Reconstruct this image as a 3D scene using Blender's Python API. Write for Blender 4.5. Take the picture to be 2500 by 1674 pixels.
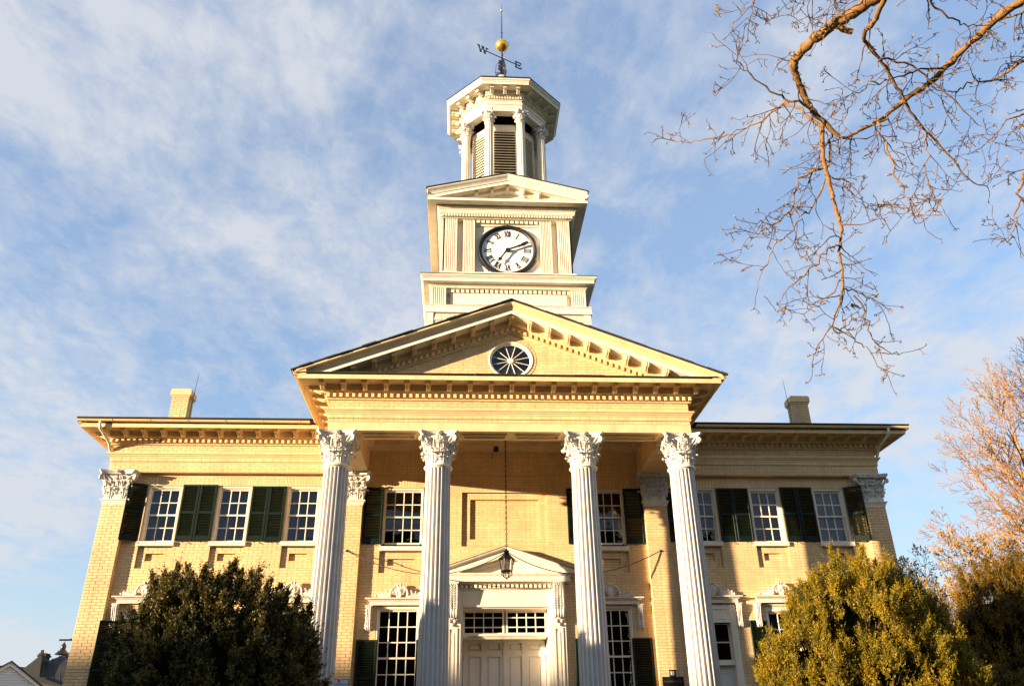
import bpy, math, random
import numpy as np
from mathutils import Vector, Matrix

# ------------------------------------------------------------------ scene, camera, sky, sun, exposure
for o in list(bpy.data.objects):
    bpy.data.objects.remove(o)
sc = bpy.context.scene
COL = sc.collection
R = math.radians
PI = math.pi

def camera():
    cam = bpy.data.cameras.new('camera')
    cam.sensor_width = 36.0
    cam.lens = 1969.5 / 2500 * 36.0
    cam.clip_start = 0.05
    cam.clip_end = 3000
    ob = bpy.data.objects.new('camera', cam)
    COL.objects.link(ob)
    a, b, c = R(26.938), R(3.800), R(-0.870)
    f = Vector((math.sin(b) * math.cos(a), math.cos(b) * math.cos(a), math.sin(a)))
    r = Vector((math.cos(b), -math.sin(b), 0))
    u = r.cross(f)
    r2 = r * math.cos(c) + u * math.sin(c)
    u2 = -r * math.sin(c) + u * math.cos(c)
    m = Matrix((r2, u2, -f)).transposed().to_4x4()
    m.translation = Vector((-1.066, -19.746, 1.6))
    ob.matrix_world = m
    sc.camera = ob
camera()

SUN_TO = Vector((2.33, 1.0, -0.226)).normalized()      # the way the light travels
SUN_EL = math.asin(-SUN_TO.z)
SUN_AZ = math.atan2(-SUN_TO.x, -SUN_TO.y)              # measured from +Y towards +X
EXPOSURE = 1.74
sc.view_settings.view_transform = 'Standard'
sc.view_settings.look = 'None'
sc.view_settings.gamma = 1.0
sc.view_settings.use_curve_mapping = False
sc.view_settings.exposure = EXPOSURE
sc.cycles.max_bounces = 8
sc.cycles.diffuse_bounces = 4

class NT:
    """small helper to wire shader nodes"""
    def __init__(s, tree):
        s.t = tree
        tree.nodes.clear()
    def n(s, typ, **kw):
        nd = s.t.nodes.new(typ)
        for k, v in kw.items():
            if k.startswith('i_'):
                key = k[2:]
                nd.inputs[int(key) if key.isdigit() else key].default_value = v
            else:
                setattr(nd, k, v)
        return nd
    def l(s, a, b):
        s.t.links.new(a, b)
    def math(s, op, a, b=None, clamp=False):
        nd = s.n('ShaderNodeMath', operation=op, use_clamp=clamp)
        for i, x in enumerate((a, b)):
            if x is None:
                continue
            if isinstance(x, (int, float)):
                nd.inputs[i].default_value = x
            else:
                s.l(x, nd.inputs[i])
        return nd.outputs[0]
    def ramp(s, fac, stops):
        nd = s.n('ShaderNodeValToRGB')
        e = nd.color_ramp.elements
        while len(e) < len(stops):
            e.new(0.5)
        for el, (p, c) in zip(e, stops):
            el.position = p
            el.color = (c, c, c, 1) if isinstance(c, (int, float)) else (*c, 1)
        s.l(fac, nd.inputs[0])
        return nd.outputs[0]
    def mix(s, fac, a, b, mode='MIX'):
        nd = s.n('ShaderNodeMix', data_type='RGBA', blend_type=mode)
        for x, i in ((fac, 0), (a, 6), (b, 7)):
            if isinstance(x, (int, float)):
                nd.inputs[i].default_value = x
            elif isinstance(x, tuple):
                nd.inputs[i].default_value = (*x[:3], 1)
            else:
                s.l(x, nd.inputs[i])
        return nd.outputs[2]

def world():
    w = bpy.data.worlds.new('World')
    sc.world = w
    w.use_nodes = True
    k = NT(w.node_tree)
    sky = k.n('ShaderNodeTexSky', sky_type='NISHITA')
    sky.sun_disc = False
    sky.sun_elevation = SUN_EL
    sky.sun_rotation = SUN_AZ
    sky.altitude = 100
    sky.air_density = 1.0
    sky.dust_density = 0.35
    sky.ozone_density = 2.0
    tc = k.n('ShaderNodeTexCoord')
    sep = k.n('ShaderNodeSeparateXYZ')
    k.l(tc.outputs['Generated'], sep.inputs[0])
    zz = k.math('ADD', k.math('MAXIMUM', sep.outputs[2], 0.0), 0.16)
    px = k.math('DIVIDE', sep.outputs[0], zz)
    py = k.math('DIVIDE', sep.outputs[1], zz)
    comb = k.n('ShaderNodeCombineXYZ')
    k.l(px, comb.inputs[0]); k.l(py, comb.inputs[1])
    mp = k.n('ShaderNodeMapping')
    mp.inputs['Rotation'].default_value = (0, 0, R(-24))
    mp.inputs['Scale'].default_value = (1.3, 0.95, 1)
    mp.inputs['Location'].default_value = (3.1, 1.7, 0)
    k.l(comb.outputs[0], mp.inputs[0])
    def noise(scale, detail, rough, dist):
        n = k.n('ShaderNodeTexNoise', i_Scale=scale, i_Detail=detail, i_Roughness=rough, i_Distortion=dist)
        k.l(mp.outputs[0], n.inputs['Vector'])
        return n.outputs['Fac']
    big = noise(0.75, 4.0, 0.5, 0.6)
    mid = noise(3.0, 8.0, 0.60, 0.35)
    fine = noise(12.0, 9.0, 0.68, 0.25)
    dens = k.math('ADD', k.math('ADD', k.math('MULTIPLY', big, 0.38), k.math('MULTIPLY', mid, 0.38)), k.math('MULTIPLY', fine, 0.24))
    m = k.ramp(dens, [(0.43, 0.0), (0.50, 0.45), (0.57, 1.0)])
    low = k.ramp(sep.outputs[2], [(0.0, 0.62), (0.12, 0.40), (0.32, 0.0)])
    m = k.math('ADD', m, low, clamp=True)
    m = k.math('MULTIPLY', m, 0.84, clamp=True)
    cloud = CLOUD
    base = k.mix(1.0, sky.outputs[0], SKY_TINT, 'MULTIPLY')
    base = k.mix(1.0, base, SKY_ADD, 'ADD')
    c = k.mix(m, base, cloud)
    bg = k.n('ShaderNodeBackground', i_Strength=0.072)
    k.l(c, bg.inputs[0])
    out = k.n('ShaderNodeOutputWorld')
    k.l(bg.outputs[0], out.inputs[0])
CLOUD = (3.1, 3.2, 3.4)
SKY_TINT = (0.9, 1.0, 1.1)
SKY_ADD = (0.92, 1.12, 1.58)
world()

def sun():
    l = bpy.data.lights.new('sun', 'SUN')
    l.energy = 5.0
    l.angle = R(0.55)
    l.color = (1.0, 0.775, 0.51)
    o = bpy.data.objects.new('sun', l)
    COL.objects.link(o)
    o.rotation_euler = SUN_TO.to_track_quat('-Z', 'Y').to_euler()
    o.location = (-40, -20, 30)
sun()

# ------------------------------------------------------------------ materials
MATS = {}
def mat(name, base, rough=0.6, var=0.12, vscale=3.0, grime=0.0, gcol=(0.16, 0.11, 0.06), island=0.0, bump=0.0, bscale=60.0, metal=0.0, spec=0.4, sss=None, streak=(9, 9, 0.7), flake=0.0, flakecol=(0.3, 0.27, 0.22), translucent=None, hue2=None):
    m = bpy.data.materials.new(name)
    m.use_nodes = True
    k = NT(m.node_tree)
    geo = k.n('ShaderNodeNewGeometry')
    pos = geo.outputs['Position']
    n1 = k.n('ShaderNodeTexNoise', i_Scale=vscale, i_Detail=6.0, i_Roughness=0.65)
    k.l(pos, n1.inputs['Vector'])
    f = k.ramp(n1.outputs['Fac'], [(0.3, 1 - var), (0.7, 1 + var * 0.6)])
    b0 = (*base,)
    if hue2:
        nh = k.n('ShaderNodeTexNoise', i_Scale=2.6, i_Detail=3.0)
        k.l(pos, nh.inputs['Vector'])
        hm = k.math('ADD', k.math('MULTIPLY', geo.outputs['Random Per Island'], 0.6), k.math('SUBTRACT', nh.outputs['Fac'], 0.3))
        b0 = k.mix(k.ramp(hm, [(0.35, 0.0), (0.70, 1.0)]), b0, hue2)
    c = k.mix(1.0, b0, f, 'MULTIPLY')
    if island:
        f2 = k.math('ADD', k.math('MULTIPLY', geo.outputs['Random Per Island'], island), 1 - island * 0.55)
        cc = k.n('ShaderNodeCombineColor')
        for i in range(3):
            k.l(f2, cc.inputs[i])
        c = k.mix(1.0, c, cc.outputs[0], 'MULTIPLY')
    if grime:
        mp = k.n('ShaderNodeMapping')
        mp.inputs['Scale'].default_value = streak
        k.l(pos, mp.inputs[0])
        n2 = k.n('ShaderNodeTexNoise', i_Scale=1.0, i_Detail=8.0, i_Roughness=0.7)
        k.l(mp.outputs[0], n2.inputs['Vector'])
        g = k.ramp(n2.outputs['Fac'], [(0.50, 0.0), (0.78, grime)])
        c = k.mix(g, c, gcol)
    if flake:
        n3 = k.n('ShaderNodeTexNoise', i_Scale=14.0, i_Detail=5.0, i_Roughness=0.6)
        k.l(pos, n3.inputs['Vector'])
        g = k.ramp(n3.outputs['Fac'], [(0.70 - flake, 0.0), (0.715 - flake, 1.0)])
        c = k.mix(g, c, flakecol)
    bs = k.n('ShaderNodeBsdfPrincipled', i_Roughness=rough, i_Metallic=metal)
    bs.inputs['Specular IOR Level'].default_value = spec
    k.l(c, bs.inputs['Base Color'])
    if bump:
        n4 = k.n('ShaderNodeTexNoise', i_Scale=bscale, i_Detail=4.0, i_Roughness=0.6)
        k.l(pos, n4.inputs['Vector'])
        b = k.n('ShaderNodeBump', i_Strength=bump, i_Distance=0.01)
        k.l(n4.outputs['Fac'], b.inputs['Height'])
        k.l(b.outputs[0], bs.inputs['Normal'])
    out = k.n('ShaderNodeOutputMaterial')
    if translucent:
        tr = k.n('ShaderNodeBsdfTranslucent')
        k.l(c, tr.inputs[0])
        mx = k.n('ShaderNodeMixShader', i_0=translucent)
        k.l(bs.outputs[0], mx.inputs[1]); k.l(tr.outputs[0], mx.inputs[2])
        k.l(mx.outputs[0], out.inputs[0])
    else:
        k.l(bs.outputs[0], out.inputs[0])
    MATS[name] = m
    return m

def glass_mat():
    m = bpy.data.materials.new('window_glass')
    m.use_nodes = True
    k = NT(m.node_tree)
    geo = k.n('ShaderNodeNewGeometry')
    n = k.n('ShaderNodeTexNoise', i_Scale=2.2, i_Detail=2.0)
    k.l(geo.outputs['Position'], n.inputs['Vector'])
    b = k.n('ShaderNodeBump', i_Strength=0.22, i_Distance=0.03)
    k.l(n.outputs['Fac'], b.inputs['Height'])
    gl = k.n('ShaderNodeBsdfGlossy', i_Roughness=0.015)
    gl.inputs['Color'].default_value = (0.85, 0.9, 1, 1)
    k.l(b.outputs[0], gl.inputs['Normal'])
    tr = k.n('ShaderNodeBsdfTransparent')
    tr.inputs['Color'].default_value = (0.72, 0.80, 0.84, 1)
    fr = k.n('ShaderNodeFresnel', i_IOR=1.55)
    mx = k.n('ShaderNodeMixShader')
    f = k.math('ADD', k.math('MULTIPLY', fr.outputs[0], 1.0), 0.0, clamp=True)
    k.l(f, mx.inputs[0]); k.l(tr.outputs[0], mx.inputs[1]); k.l(gl.outputs[0], mx.inputs[2])
    out = k.n('ShaderNodeOutputMaterial')
    k.l(mx.outputs[0], out.inputs[0])
    MATS['window_glass'] = m
glass_mat()

def lantern_glass():
    m = bpy.data.materials.new('lantern_glass')
    m.use_nodes = True
    k = NT(m.node_tree)
    gl = k.n('ShaderNodeBsdfGlossy', i_Roughness=0.12)
    tl = k.n('ShaderNodeBsdfTranslucent')
    tl.inputs[0].default_value = (0.85, 0.8, 0.7, 1)
    tr = k.n('ShaderNodeBsdfTransparent')
    tr.inputs[0].default_value = (0.9, 0.88, 0.82, 1)
    a = k.n('ShaderNodeMixShader', i_0=0.45)
    k.l(tl.outputs[0], a.inputs[1]); k.l(tr.outputs[0], a.inputs[2])
    b = k.n('ShaderNodeMixShader', i_0=0.1)
    k.l(a.outputs[0], b.inputs[1]); k.l(gl.outputs[0], b.inputs[2])
    out = k.n('ShaderNodeOutputMaterial')
    k.l(b.outputs[0], out.inputs[0])
    MATS['lantern_glass'] = m
lantern_glass()

mat('cream_brick', (0.73, 0.505, 0.255), 0.65, 0.20, 1.1, 0.60, (0.40, 0.24, 0.10), island=0.12, bump=0.25, bscale=90)
mat('cream_mortar', (0.51, 0.34, 0.155), 0.8, 0.15, 8, 0.25, (0.25, 0.15, 0.06))
mat('cream_paint', (0.75, 0.54, 0.29), 0.5, 0.14, 2.5, 0.46, (0.36, 0.22, 0.09), bump=0.08, streak=(4, 4, 1.5))
mat('white_paint', (0.78, 0.70, 0.56), 0.5, 0.10, 3, 0.50, (0.40, 0.29, 0.17), bump=0.08, streak=(7, 7, 0.8), flake=0.025, flakecol=(0.45, 0.38, 0.29))
mat('column_paint', (0.54, 0.515, 0.485), 0.5, 0.12, 4, 0.65, (0.36, 0.32, 0.27), bump=0.10, streak=(14, 14, 0.5))
mat('carved_paint', (0.64, 0.60, 0.54), 0.55, 0.18, 9, 0.75, (0.20, 0.14, 0.09), bump=0.2, bscale=40, streak=(12, 12, 7))
mat('door_paint', (0.66, 0.62, 0.57), 0.45, 0.05, 2, 0.15, (0.35, 0.28, 0.2))
mat('shutter_green', (0.0025, 0.0095, 0.005), 0.45, 0.3, 5, 0.25, (0.012, 0.024, 0.014), spec=0.22)
mat('sash_paint', (0.80, 0.72, 0.58), 0.5, 0.08, 6, 0.3, (0.45, 0.3, 0.16))
mat('curtain_cloth', (0.07, 0.095, 0.15), 0.9, 0.2, 2)
mat('pale_curtain', (0.26, 0.30, 0.32), 0.9, 0.15, 2)
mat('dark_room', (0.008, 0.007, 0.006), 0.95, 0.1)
mat('roof_slate', (0.035, 0.033, 0.032), 0.8, 0.35, 6, island=0.4, bump=0.3, bscale=30)
mat('cream_slate', (0.62, 0.52, 0.40), 0.6, 0.12, 5, 0.4, (0.33, 0.29, 0.24), island=0.45, bump=0.15)
mat('gutter_metal', (0.70, 0.50, 0.24), 0.42, 0.1, 4, 0.35, (0.30, 0.19, 0.08))
mat('black_metal', (0.012, 0.012, 0.014), 0.4, 0.2, 8, spec=0.5)
mat('rusty_iron', (0.035, 0.022, 0.015), 0.7, 0.4, 12)
mat('gold_leaf', (0.95, 0.52, 0.07), 0.32, 0.08, 6, metal=0.85)
mat('dial_white', (0.86, 0.83, 0.76), 0.5, 0.04, 2.2, 0.4, (0.72, 0.58, 0.33), streak=(2, 2, 2))
mat('dial_black', (0.008, 0.008, 0.009), 0.5, 0.1)
mat('stone_grey', (0.14, 0.12, 0.10), 0.8, 0.2, 4, 0.4)
mat('concrete', (0.32, 0.30, 0.27), 0.85, 0.2, 3, bump=0.3)
mat('sign_blue', (0.36, 0.50, 0.62), 0.4, 0.06)
mat('sign_navy', (0.01, 0.015, 0.05), 0.4, 0.06)
mat('sign_red', (0.55, 0.01, 0.01), 0.4, 0.06)
mat('sign_white', (0.8, 0.8, 0.8), 0.4, 0.03)
mat('plaque_bronze', (0.02, 0.016, 0.013), 0.4, 0.2, 20, metal=0.3)
mat('plaque_letter', (0.22, 0.16, 0.11), 0.4, 0.1, metal=0.4)
mat('bark', (0.21, 0.105, 0.03), 0.85, 0.45, 22, 0.3, (0.10, 0.06, 0.03), bump=0.7, bscale=60)
mat('twig', (0.085, 0.042, 0.018), 0.8, 0.35, 12)
mat('far_bark', (0.46, 0.195, 0.035), 0.85, 0.35, 3)
mat('far_twig', (0.30, 0.14, 0.025), 0.85, 0.3, 3)
mat('dark_twig', (0.06, 0.045, 0.05), 0.85, 0.3, 3)
mat('bud', (0.50, 0.30, 0.035), 0.7, 0.3, 5, translucent=0.3)
mat('orange_yew_leaf', (0.34, 0.18, 0.012), 0.5, 0.3, 3.5, island=0.5, hue2=(0.05, 0.05, 0.012), spec=0.3, translucent=0.2)
mat('yew_leaf', (0.47, 0.30, 0.014), 0.5, 0.3, 3.5, island=0.5, hue2=(0.10, 0.105, 0.013), spec=0.35, translucent=0.25)
mat('box_leaf', (0.20, 0.14, 0.022), 0.5, 0.35, 5, island=0.7, hue2=(0.03, 0.04, 0.012), spec=0.3, translucent=0.2)
mat('core_shade', (0.008, 0.008, 0.003), 0.95, 0.3, 4, spec=0.0)  # shade inside the shrubs, put into a near-black colour
mat('grass', (0.07, 0.10, 0.03), 0.9, 0.35, 1.5, bump=0.5, bscale=20)
mat('blocker_slope', (0.035, 0.035, 0.018), 0.95, 0.5, 0.25, spec=0.0)  # surface of the added rise that blocks the low sky
mat('path_stone', (0.30, 0.26, 0.22), 0.9, 0.2, 3, bump=0.3)
mat('white_siding', (0.66, 0.68, 0.70), 0.6, 0.06, 1)
mat('dark_roof', (0.012, 0.011, 0.012), 0.6, 0.25, 2)
mat('metal_roof', (0.018, 0.018, 0.018), 0.45, 0.2, 1.5)
mat('moss_roof', (0.016, 0.019, 0.013), 0.75, 0.25, 1.5)
mat('dark_brick', (0.02, 0.012, 0.010), 0.85, 0.3, 6)

# ------------------------------------------------------------------ mesh builder
class MB:
    def __init__(s):
        s.v = []
        s.f = []
    def poly(s, pts):
        i = len(s.v)
        s.v += [tuple(p) for p in pts]
        s.f.append(tuple(range(i, i + len(pts))))
        return s
    def box(s, x0, x1, y0, y1, z0, z1):
        i = len(s.v)
        s.v += [(x, y, z) for z in (z0, z1) for y in (y0, y1) for x in (x0, x1)]
        s.f += [tuple(i + k for k in q) for q in ((0, 2, 3, 1), (4, 5, 7, 6), (0, 1, 5, 4), (2, 6, 7, 3), (0, 4, 6, 2), (1, 3, 7, 5))]
        return s
    def cbox(s, x0, x1, y0, y1, z0, z1, c=0.01):
        """box whose front (-y) face is chamfered"""
        i = len(s.v)
        s.v += [(x0, y1, z0), (x1, y1, z0), (x1, y1, z1), (x0, y1, z1), (x0, y0 + c, z0), (x1, y0 + c, z0), (x1, y0 + c, z1), (x0, y0 + c, z1),
                (x0 + c, y0, z0 + c), (x1 - c, y0, z0 + c), (x1 - c, y0, z1 - c), (x0 + c, y0, z1 - c)]
        s.f += [tuple(i + k for k in q) for q in ((0, 3, 2, 1), (0, 1, 5, 4), (1, 2, 6, 5), (2, 3, 7, 6), (3, 0, 4, 7), (4, 5, 9, 8), (5, 6, 10, 9), (6, 7, 11, 10), (7, 4, 8, 11), (8, 9, 10, 11))]
        return s
    def grid(s, rows, close=False, caps=False):
        """rows: list of equal-length point lists"""
        i = len(s.v)
        n = len(rows[0])
        for r in rows:
            s.v += [tuple(p) for p in r]
        m = n if close else n - 1
        for a in range(len(rows) - 1):
            for b in range(m):
                c = (b + 1) % n
                s.f.append((i + a * n + b, i + a * n + c, i + (a + 1) * n + c, i + (a + 1) * n + b))
        if caps:
            s.f.append(tuple(i + k for k in reversed(range(n))))
            s.f.append(tuple(i + (len(rows) - 1) * n + k for k in range(n)))
        return s
    def lathe(s, prof, n=24, c=(0, 0), a0=0.0, caps=True, axis='z'):
        rows = []
        for r, z in prof:
            row = []
            for k in range(n):
                a = a0 + 2 * PI * k / n
                if axis == 'z':
                    row.append((c[0] + r * math.cos(a), c[1] + r * math.sin(a), z))
                else:   # axis y : c = (x, z)
                    row.append((c[0] + r * math.cos(a), z, c[1] + r * math.sin(a)))
            rows.append(row)
        return s.grid(rows, close=True, caps=caps)
    def tube(s, pts, rad, n=6, caps=True):
        pts = [Vector(p) for p in pts]
        if isinstance(rad, (int, float)):
            rad = [rad] * len(pts)
        rows = []
        up = None
        for i, p in enumerate(pts):
            d = (pts[min(i + 1, len(pts) - 1)] - pts[max(i - 1, 0)])
            d = d.normalized() if d.length > 1e-9 else Vector((0, 0, 1))
            if up is None:
                up = Vector((0, 0, 1)) if abs(d.z) < 0.9 else Vector((1, 0, 0))
            e1 = d.cross(up)
            e1 = e1.normalized() if e1.length > 1e-6 else d.orthogonal().normalized()
            e2 = e1.cross(d)
            up = e2
            rows.append([p + (e1 * math.cos(2 * PI * k / n) + e2 * math.sin(2 * PI * k / n)) * rad[i] for k in range(n)])
        return s.grid(rows, close=True, caps=caps)
    def ball(s, c, r, n=8, m=5, sc=(1, 1, 1)):
        rows = []
        for j in range(m + 1):
            t = -PI / 2 + PI * j / m
            rr = max(math.cos(t), 0.02)
            rows.append([(c[0] + r * sc[0] * rr * math.cos(2 * PI * k / n), c[1] + r * sc[1] * rr * math.sin(2 * PI * k / n), c[2] + r * sc[2] * math.sin(t)) for k in range(n)])
        return s.grid(rows, close=True, caps=True)
    def sweep(s, path, prof, closed=False, caps=True):
        """profile (offset outwards, z) along a plan path; outwards is to the right of travel"""
        n = len(path)
        P = [Vector((p[0], p[1])) for p in path]
        rows = []
        for i in range(n):
            if closed:
                a, b, c = P[i - 1], P[i], P[(i + 1) % n]
            else:
                a, b, c = P[max(i - 1, 0)], P[i], P[min(i + 1, n - 1)]
            d1 = (b - a); d2 = (c - b)
            if d1.length < 1e-9: d1 = d2
            if d2.length < 1e-9: d2 = d1
            d1.normalize(); d2.normalize()
            n1 = Vector((d1.y, -d1.x)); n2 = Vector((d2.y, -d2.x))
            m = (n1 + n2)
            m = m / max(m.dot(n1), 0.2)
            rows.append([(b.x + m.x * o, b.y + m.y * o, z) for o, z in prof])
        if closed:
            rows.append(rows[0])
        i0 = len(s.v)
        s.grid(rows)
        if caps and not closed:
            k = len(prof)
            s.f.append(tuple(i0 + j for j in range(k)))
            s.f.append(tuple(i0 + (n - 1) * k + j for j in reversed(range(k))))
        return s
    def rake(s, prof, xe, apex, slope, y):
        """profile (forward offset, height) along both slopes of a gable in the plane y"""
        rows = []
        for x in (-xe, 0.0, xe):
            rows.append([(x, y - o, apex - slope * abs(x) + h) for o, h in prof])
        i0 = len(s.v)
        s.grid(rows)
        k = len(prof)
        s.f.append(tuple(i0 + j for j in range(k)))
        s.f.append(tuple(i0 + 2 * k + j for j in reversed(range(k))))
        return s
    def prism_x(s, prof, x0, x1):
        """closed (y, z) profile extruded along x"""
        return s.grid([[(x0, y, z) for y, z in prof], [(x1, y, z) for y, z in prof]], close=True, caps=True)
    def prism_y(s, prof, y0, y1):
        return s.grid([[(x, y0, z) for x, z in prof], [(x, y1, z) for x, z in prof]], close=True, caps=True)
    def add(s, other, M=None):
        i = len(s.v)
        if M is None:
            s.v += other.v
        else:
            s.v += [tuple(M @ Vector(p)) for p in other.v]
        s.f += [tuple(i + k for k in q) for q in other.f]
        return s
    def mesh(s, name, m, smooth=None):
        me = bpy.data.meshes.new(name)
        me.from_pydata(s.v, [], s.f)
        me.materials.append(MATS[m])
        import bmesh
        bm = bmesh.new(); bm.from_mesh(me)
        bmesh.ops.recalc_face_normals(bm, faces=bm.faces)
        bm.to_mesh(me); bm.free()
        if smooth is not None:
            me.shade_smooth()
            me.set_sharp_from_angle(angle=R(smooth))
        return me
    def obj(s, name, m, parent=None, smooth=None, loc=None, rotz=0.0):
        return link(name, s.mesh(name, m, smooth), parent, loc, rotz)

def link(name, me, parent=None, loc=None, rotz=0.0):
    o = bpy.data.objects.new(name, me)
    COL.objects.link(o)
    if parent is not None:
        o.parent = parent
    if loc is not None:
        o.location = loc
    if rotz:
        o.rotation_euler = (0, 0, rotz)
    return o

def empty(name, parent=None, loc=(0, 0, 0), rotz=0.0):
    o = bpy.data.objects.new(name, None)
    o.empty_display_size = 0.2
    COL.objects.link(o)
    o.location = loc
    o.rotation_euler = (0, 0, rotz)
    if parent is not None:
        o.parent = parent
    return o

def tag(o, label, cat, group=None, kind=None):
    if label: o['label'] = label
    if cat: o['category'] = cat
    if group: o['group'] = group
    if kind: o['kind'] = kind
    return o

def np_mesh(name, V, F, m, smooth=False):
    """V (n,3) float array, F (k,4) or (k,3) int array"""
    me = bpy.data.meshes.new(name)
    V = np.asarray(V, dtype=np.float32); F = np.asarray(F, dtype=np.int32)
    me.vertices.add(len(V)); me.vertices.foreach_set('co', V.ravel())
    k = F.shape[1]
    me.loops.add(F.size); me.loops.foreach_set('vertex_index', F.ravel())
    me.polygons.add(len(F))
    me.polygons.foreach_set('loop_start', np.arange(0, F.size, k, dtype=np.int32))
    me.polygons.foreach_set('use_smooth', np.full(len(F), bool(smooth)))
    me.materials.append(MATS[m])
    me.update(calc_edges=True)
    me.validate()
    return me

# ------------------------------------------------------------------ ground
def ground():
    mb = MB()
    mb.poly([(-700, -700, 0), (700, -700, 0), (700, 700, 0), (-700, 700, 0)])
    o = mb.obj('ground', 'grass'); o['kind'] = 'structure'
    mb = MB()
    mb.poly([(-2.2, -60, 0.004), (2.2, -60, 0.004), (2.2, -5.8, 0.004), (-2.2, -5.8, 0.004)])
    o = mb.obj('path', 'path_stone'); o['kind'] = 'structure'
    # unseen rise added across the street, ridge shaped to shade the house foot
    rnd = random.Random(5)
    rows = []
    d = Vector((-SUN_TO.x, -SUN_TO.y)).normalized()
    e = Vector((-d.y, d.x))
    dist = 95.0
    for t in (-16, -9, -3, 0, 5, 14, 30, 60):
        row = []
        for i in range(-40, 41):
            w = i * (1.0 if abs(i) < 20 else 2.5) + (0 if abs(i) < 20 else (-30 if i > 0 else 30))
            ridge = float(np.interp(w, [-30, -6, -3.7, -1.4, .57, 3.2, 5.0, 6.5, 8, 30], [11.0, 11.3, 11.45, 11.75, 11.8, 11.3, 11.1, 11.0, 10.4, 10.2])) + 0.10 * math.sin(i * 1.9)
            h = ridge * math.exp(-(t / 20.0) ** 2) if t < 0 else ridge * (1 if t < 15 else math.exp(-((t - 15) / 30.0) ** 2))
            if t == -16: h = -0.3
            p = d * (dist + t * 1.0) + e * w
            row.append((p.x, p.y, h))
        rows.append(row)
    mb = MB(); mb.grid(rows)
    o = mb.obj('blocker_hill', 'grass', smooth=60); o['kind'] = 'structure'
ground()

def sky_blocker():
    # unseen rise added behind the viewer to block low sky light; shows in the panes
    rnd = random.Random(8)
    rows = []
    for y, k in ((-40, 0.0), (-44, .5), (-48, .8), (-52, .95), (-56, 1.0), (-70, .9), (-90, .4), (-110, -.02)):
        row = []
        for i in range(0, 121):
            x = -55 + i * 1.6
            h = 19 + 3.0 * math.sin(x * .11 + 1) + 1.6 * math.sin(x * .37) + rnd.uniform(-1.2, 1.2)
            h *= min(1, i / 18, (120 - i) / 18)
            row.append((x, y + rnd.uniform(-.8, .8), h * k + (rnd.uniform(-.8, .8) if 0 < k < 1 else 0)))
        rows.append(row)
    o = MB().grid(rows).obj('blocker_hill', 'blocker_slope'); o['kind'] = 'structure'
sky_blocker()

# ------------------------------------------------------------------ the courthouse: shell
HALL = empty('courthouse')
tag(HALL, 'cream painted brick courthouse with tall white columns, pediment and clock tower', 'courthouse')
PD = 0.15                     # how far pilasters and entablature stand off the wall
W = 9.7
PX = (3.7765, 9.416)          # pilaster axes
PH = 0.284
COLS = (-3.7765, -1.589, 1.589, 3.7765)
COLY = -2.816
FACE = -3.17                  # front of the portico entablature
XA = 3.99
YC = -0.96                    # axis of the tower
ZA = 7.87                     # underside of the architrave
ZC = 8.70                     # ceiling of the portico
CH = 0.0675                   # brick course
BRICK_BUDGET = [300]

def free_spans(s0, s1, ta, tb, holes):
    """pieces of one course that no hole takes: (s0, s1, t0, t1)"""
    hs = [h for h in holes if h[2] < tb - 1e-4 and h[3] > ta + 1e-4 and h[1] > s0 and h[0] < s1]
    cuts = sorted({s0, s1, *[min(max(h[0], s0), s1) for h in hs], *[min(max(h[1], s0), s1) for h in hs]})
    out = []
    for a, b in zip(cuts, cuts[1:]):
        if b - a < 1e-4:
            continue
        lo, hi = ta, tb
        mid = (a + b) / 2
        for h in hs:
            if h[0] <= mid <= h[1]:
                if h[2] <= lo + 1e-4 and h[3] >= hi - 1e-4: lo = hi
                elif h[2] <= lo + 1e-4: lo = max(lo, h[3])
                elif h[3] >= hi - 1e-4: hi = min(hi, h[2])
                else: hi = h[2]
        if hi - lo < 0.012:
            continue
        if out and abs(out[-1][1] - a) < 1e-5 and abs(out[-1][2] - lo) < 1e-5 and abs(out[-1][3] - hi) < 1e-5:
            out[-1] = (out[-1][0], b, lo, hi)
        else:
            out.append((a, b, lo, hi))
    return out

def lay(s0, s1, t0, t1, holes=(), rnd=random.Random(3), L=0.215, head=6):
    out = []
    k = math.floor(t0 / CH)
    while k * CH < t1 - 0.012:
        ta, tb = max(k * CH, t0), min((k + 1) * CH, t1)
        if tb - ta > 0.012:
            l = L / 2 if (head and k % head == 0) else L
            off = (l / 2 if k % 2 else 0) + rnd.uniform(-0.012, 0.012)
            for a, b, lo, hi in free_spans(s0, s1, ta, tb, holes):
                i = math.floor((a - off) / l) + 1
                cut = [a]
                while off + i * l < b:
                    p = off + i * l + rnd.uniform(-0.004, 0.004)
                    if p - cut[-1] > 0.035 and b - p > 0.035:
                        cut.append(p)
                    i += 1
                cut.append(b)
                for x0, x1 in zip(cut, cut[1:]):
                    out.append((x0, x1, lo, hi))
        k += 1
    return out

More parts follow.
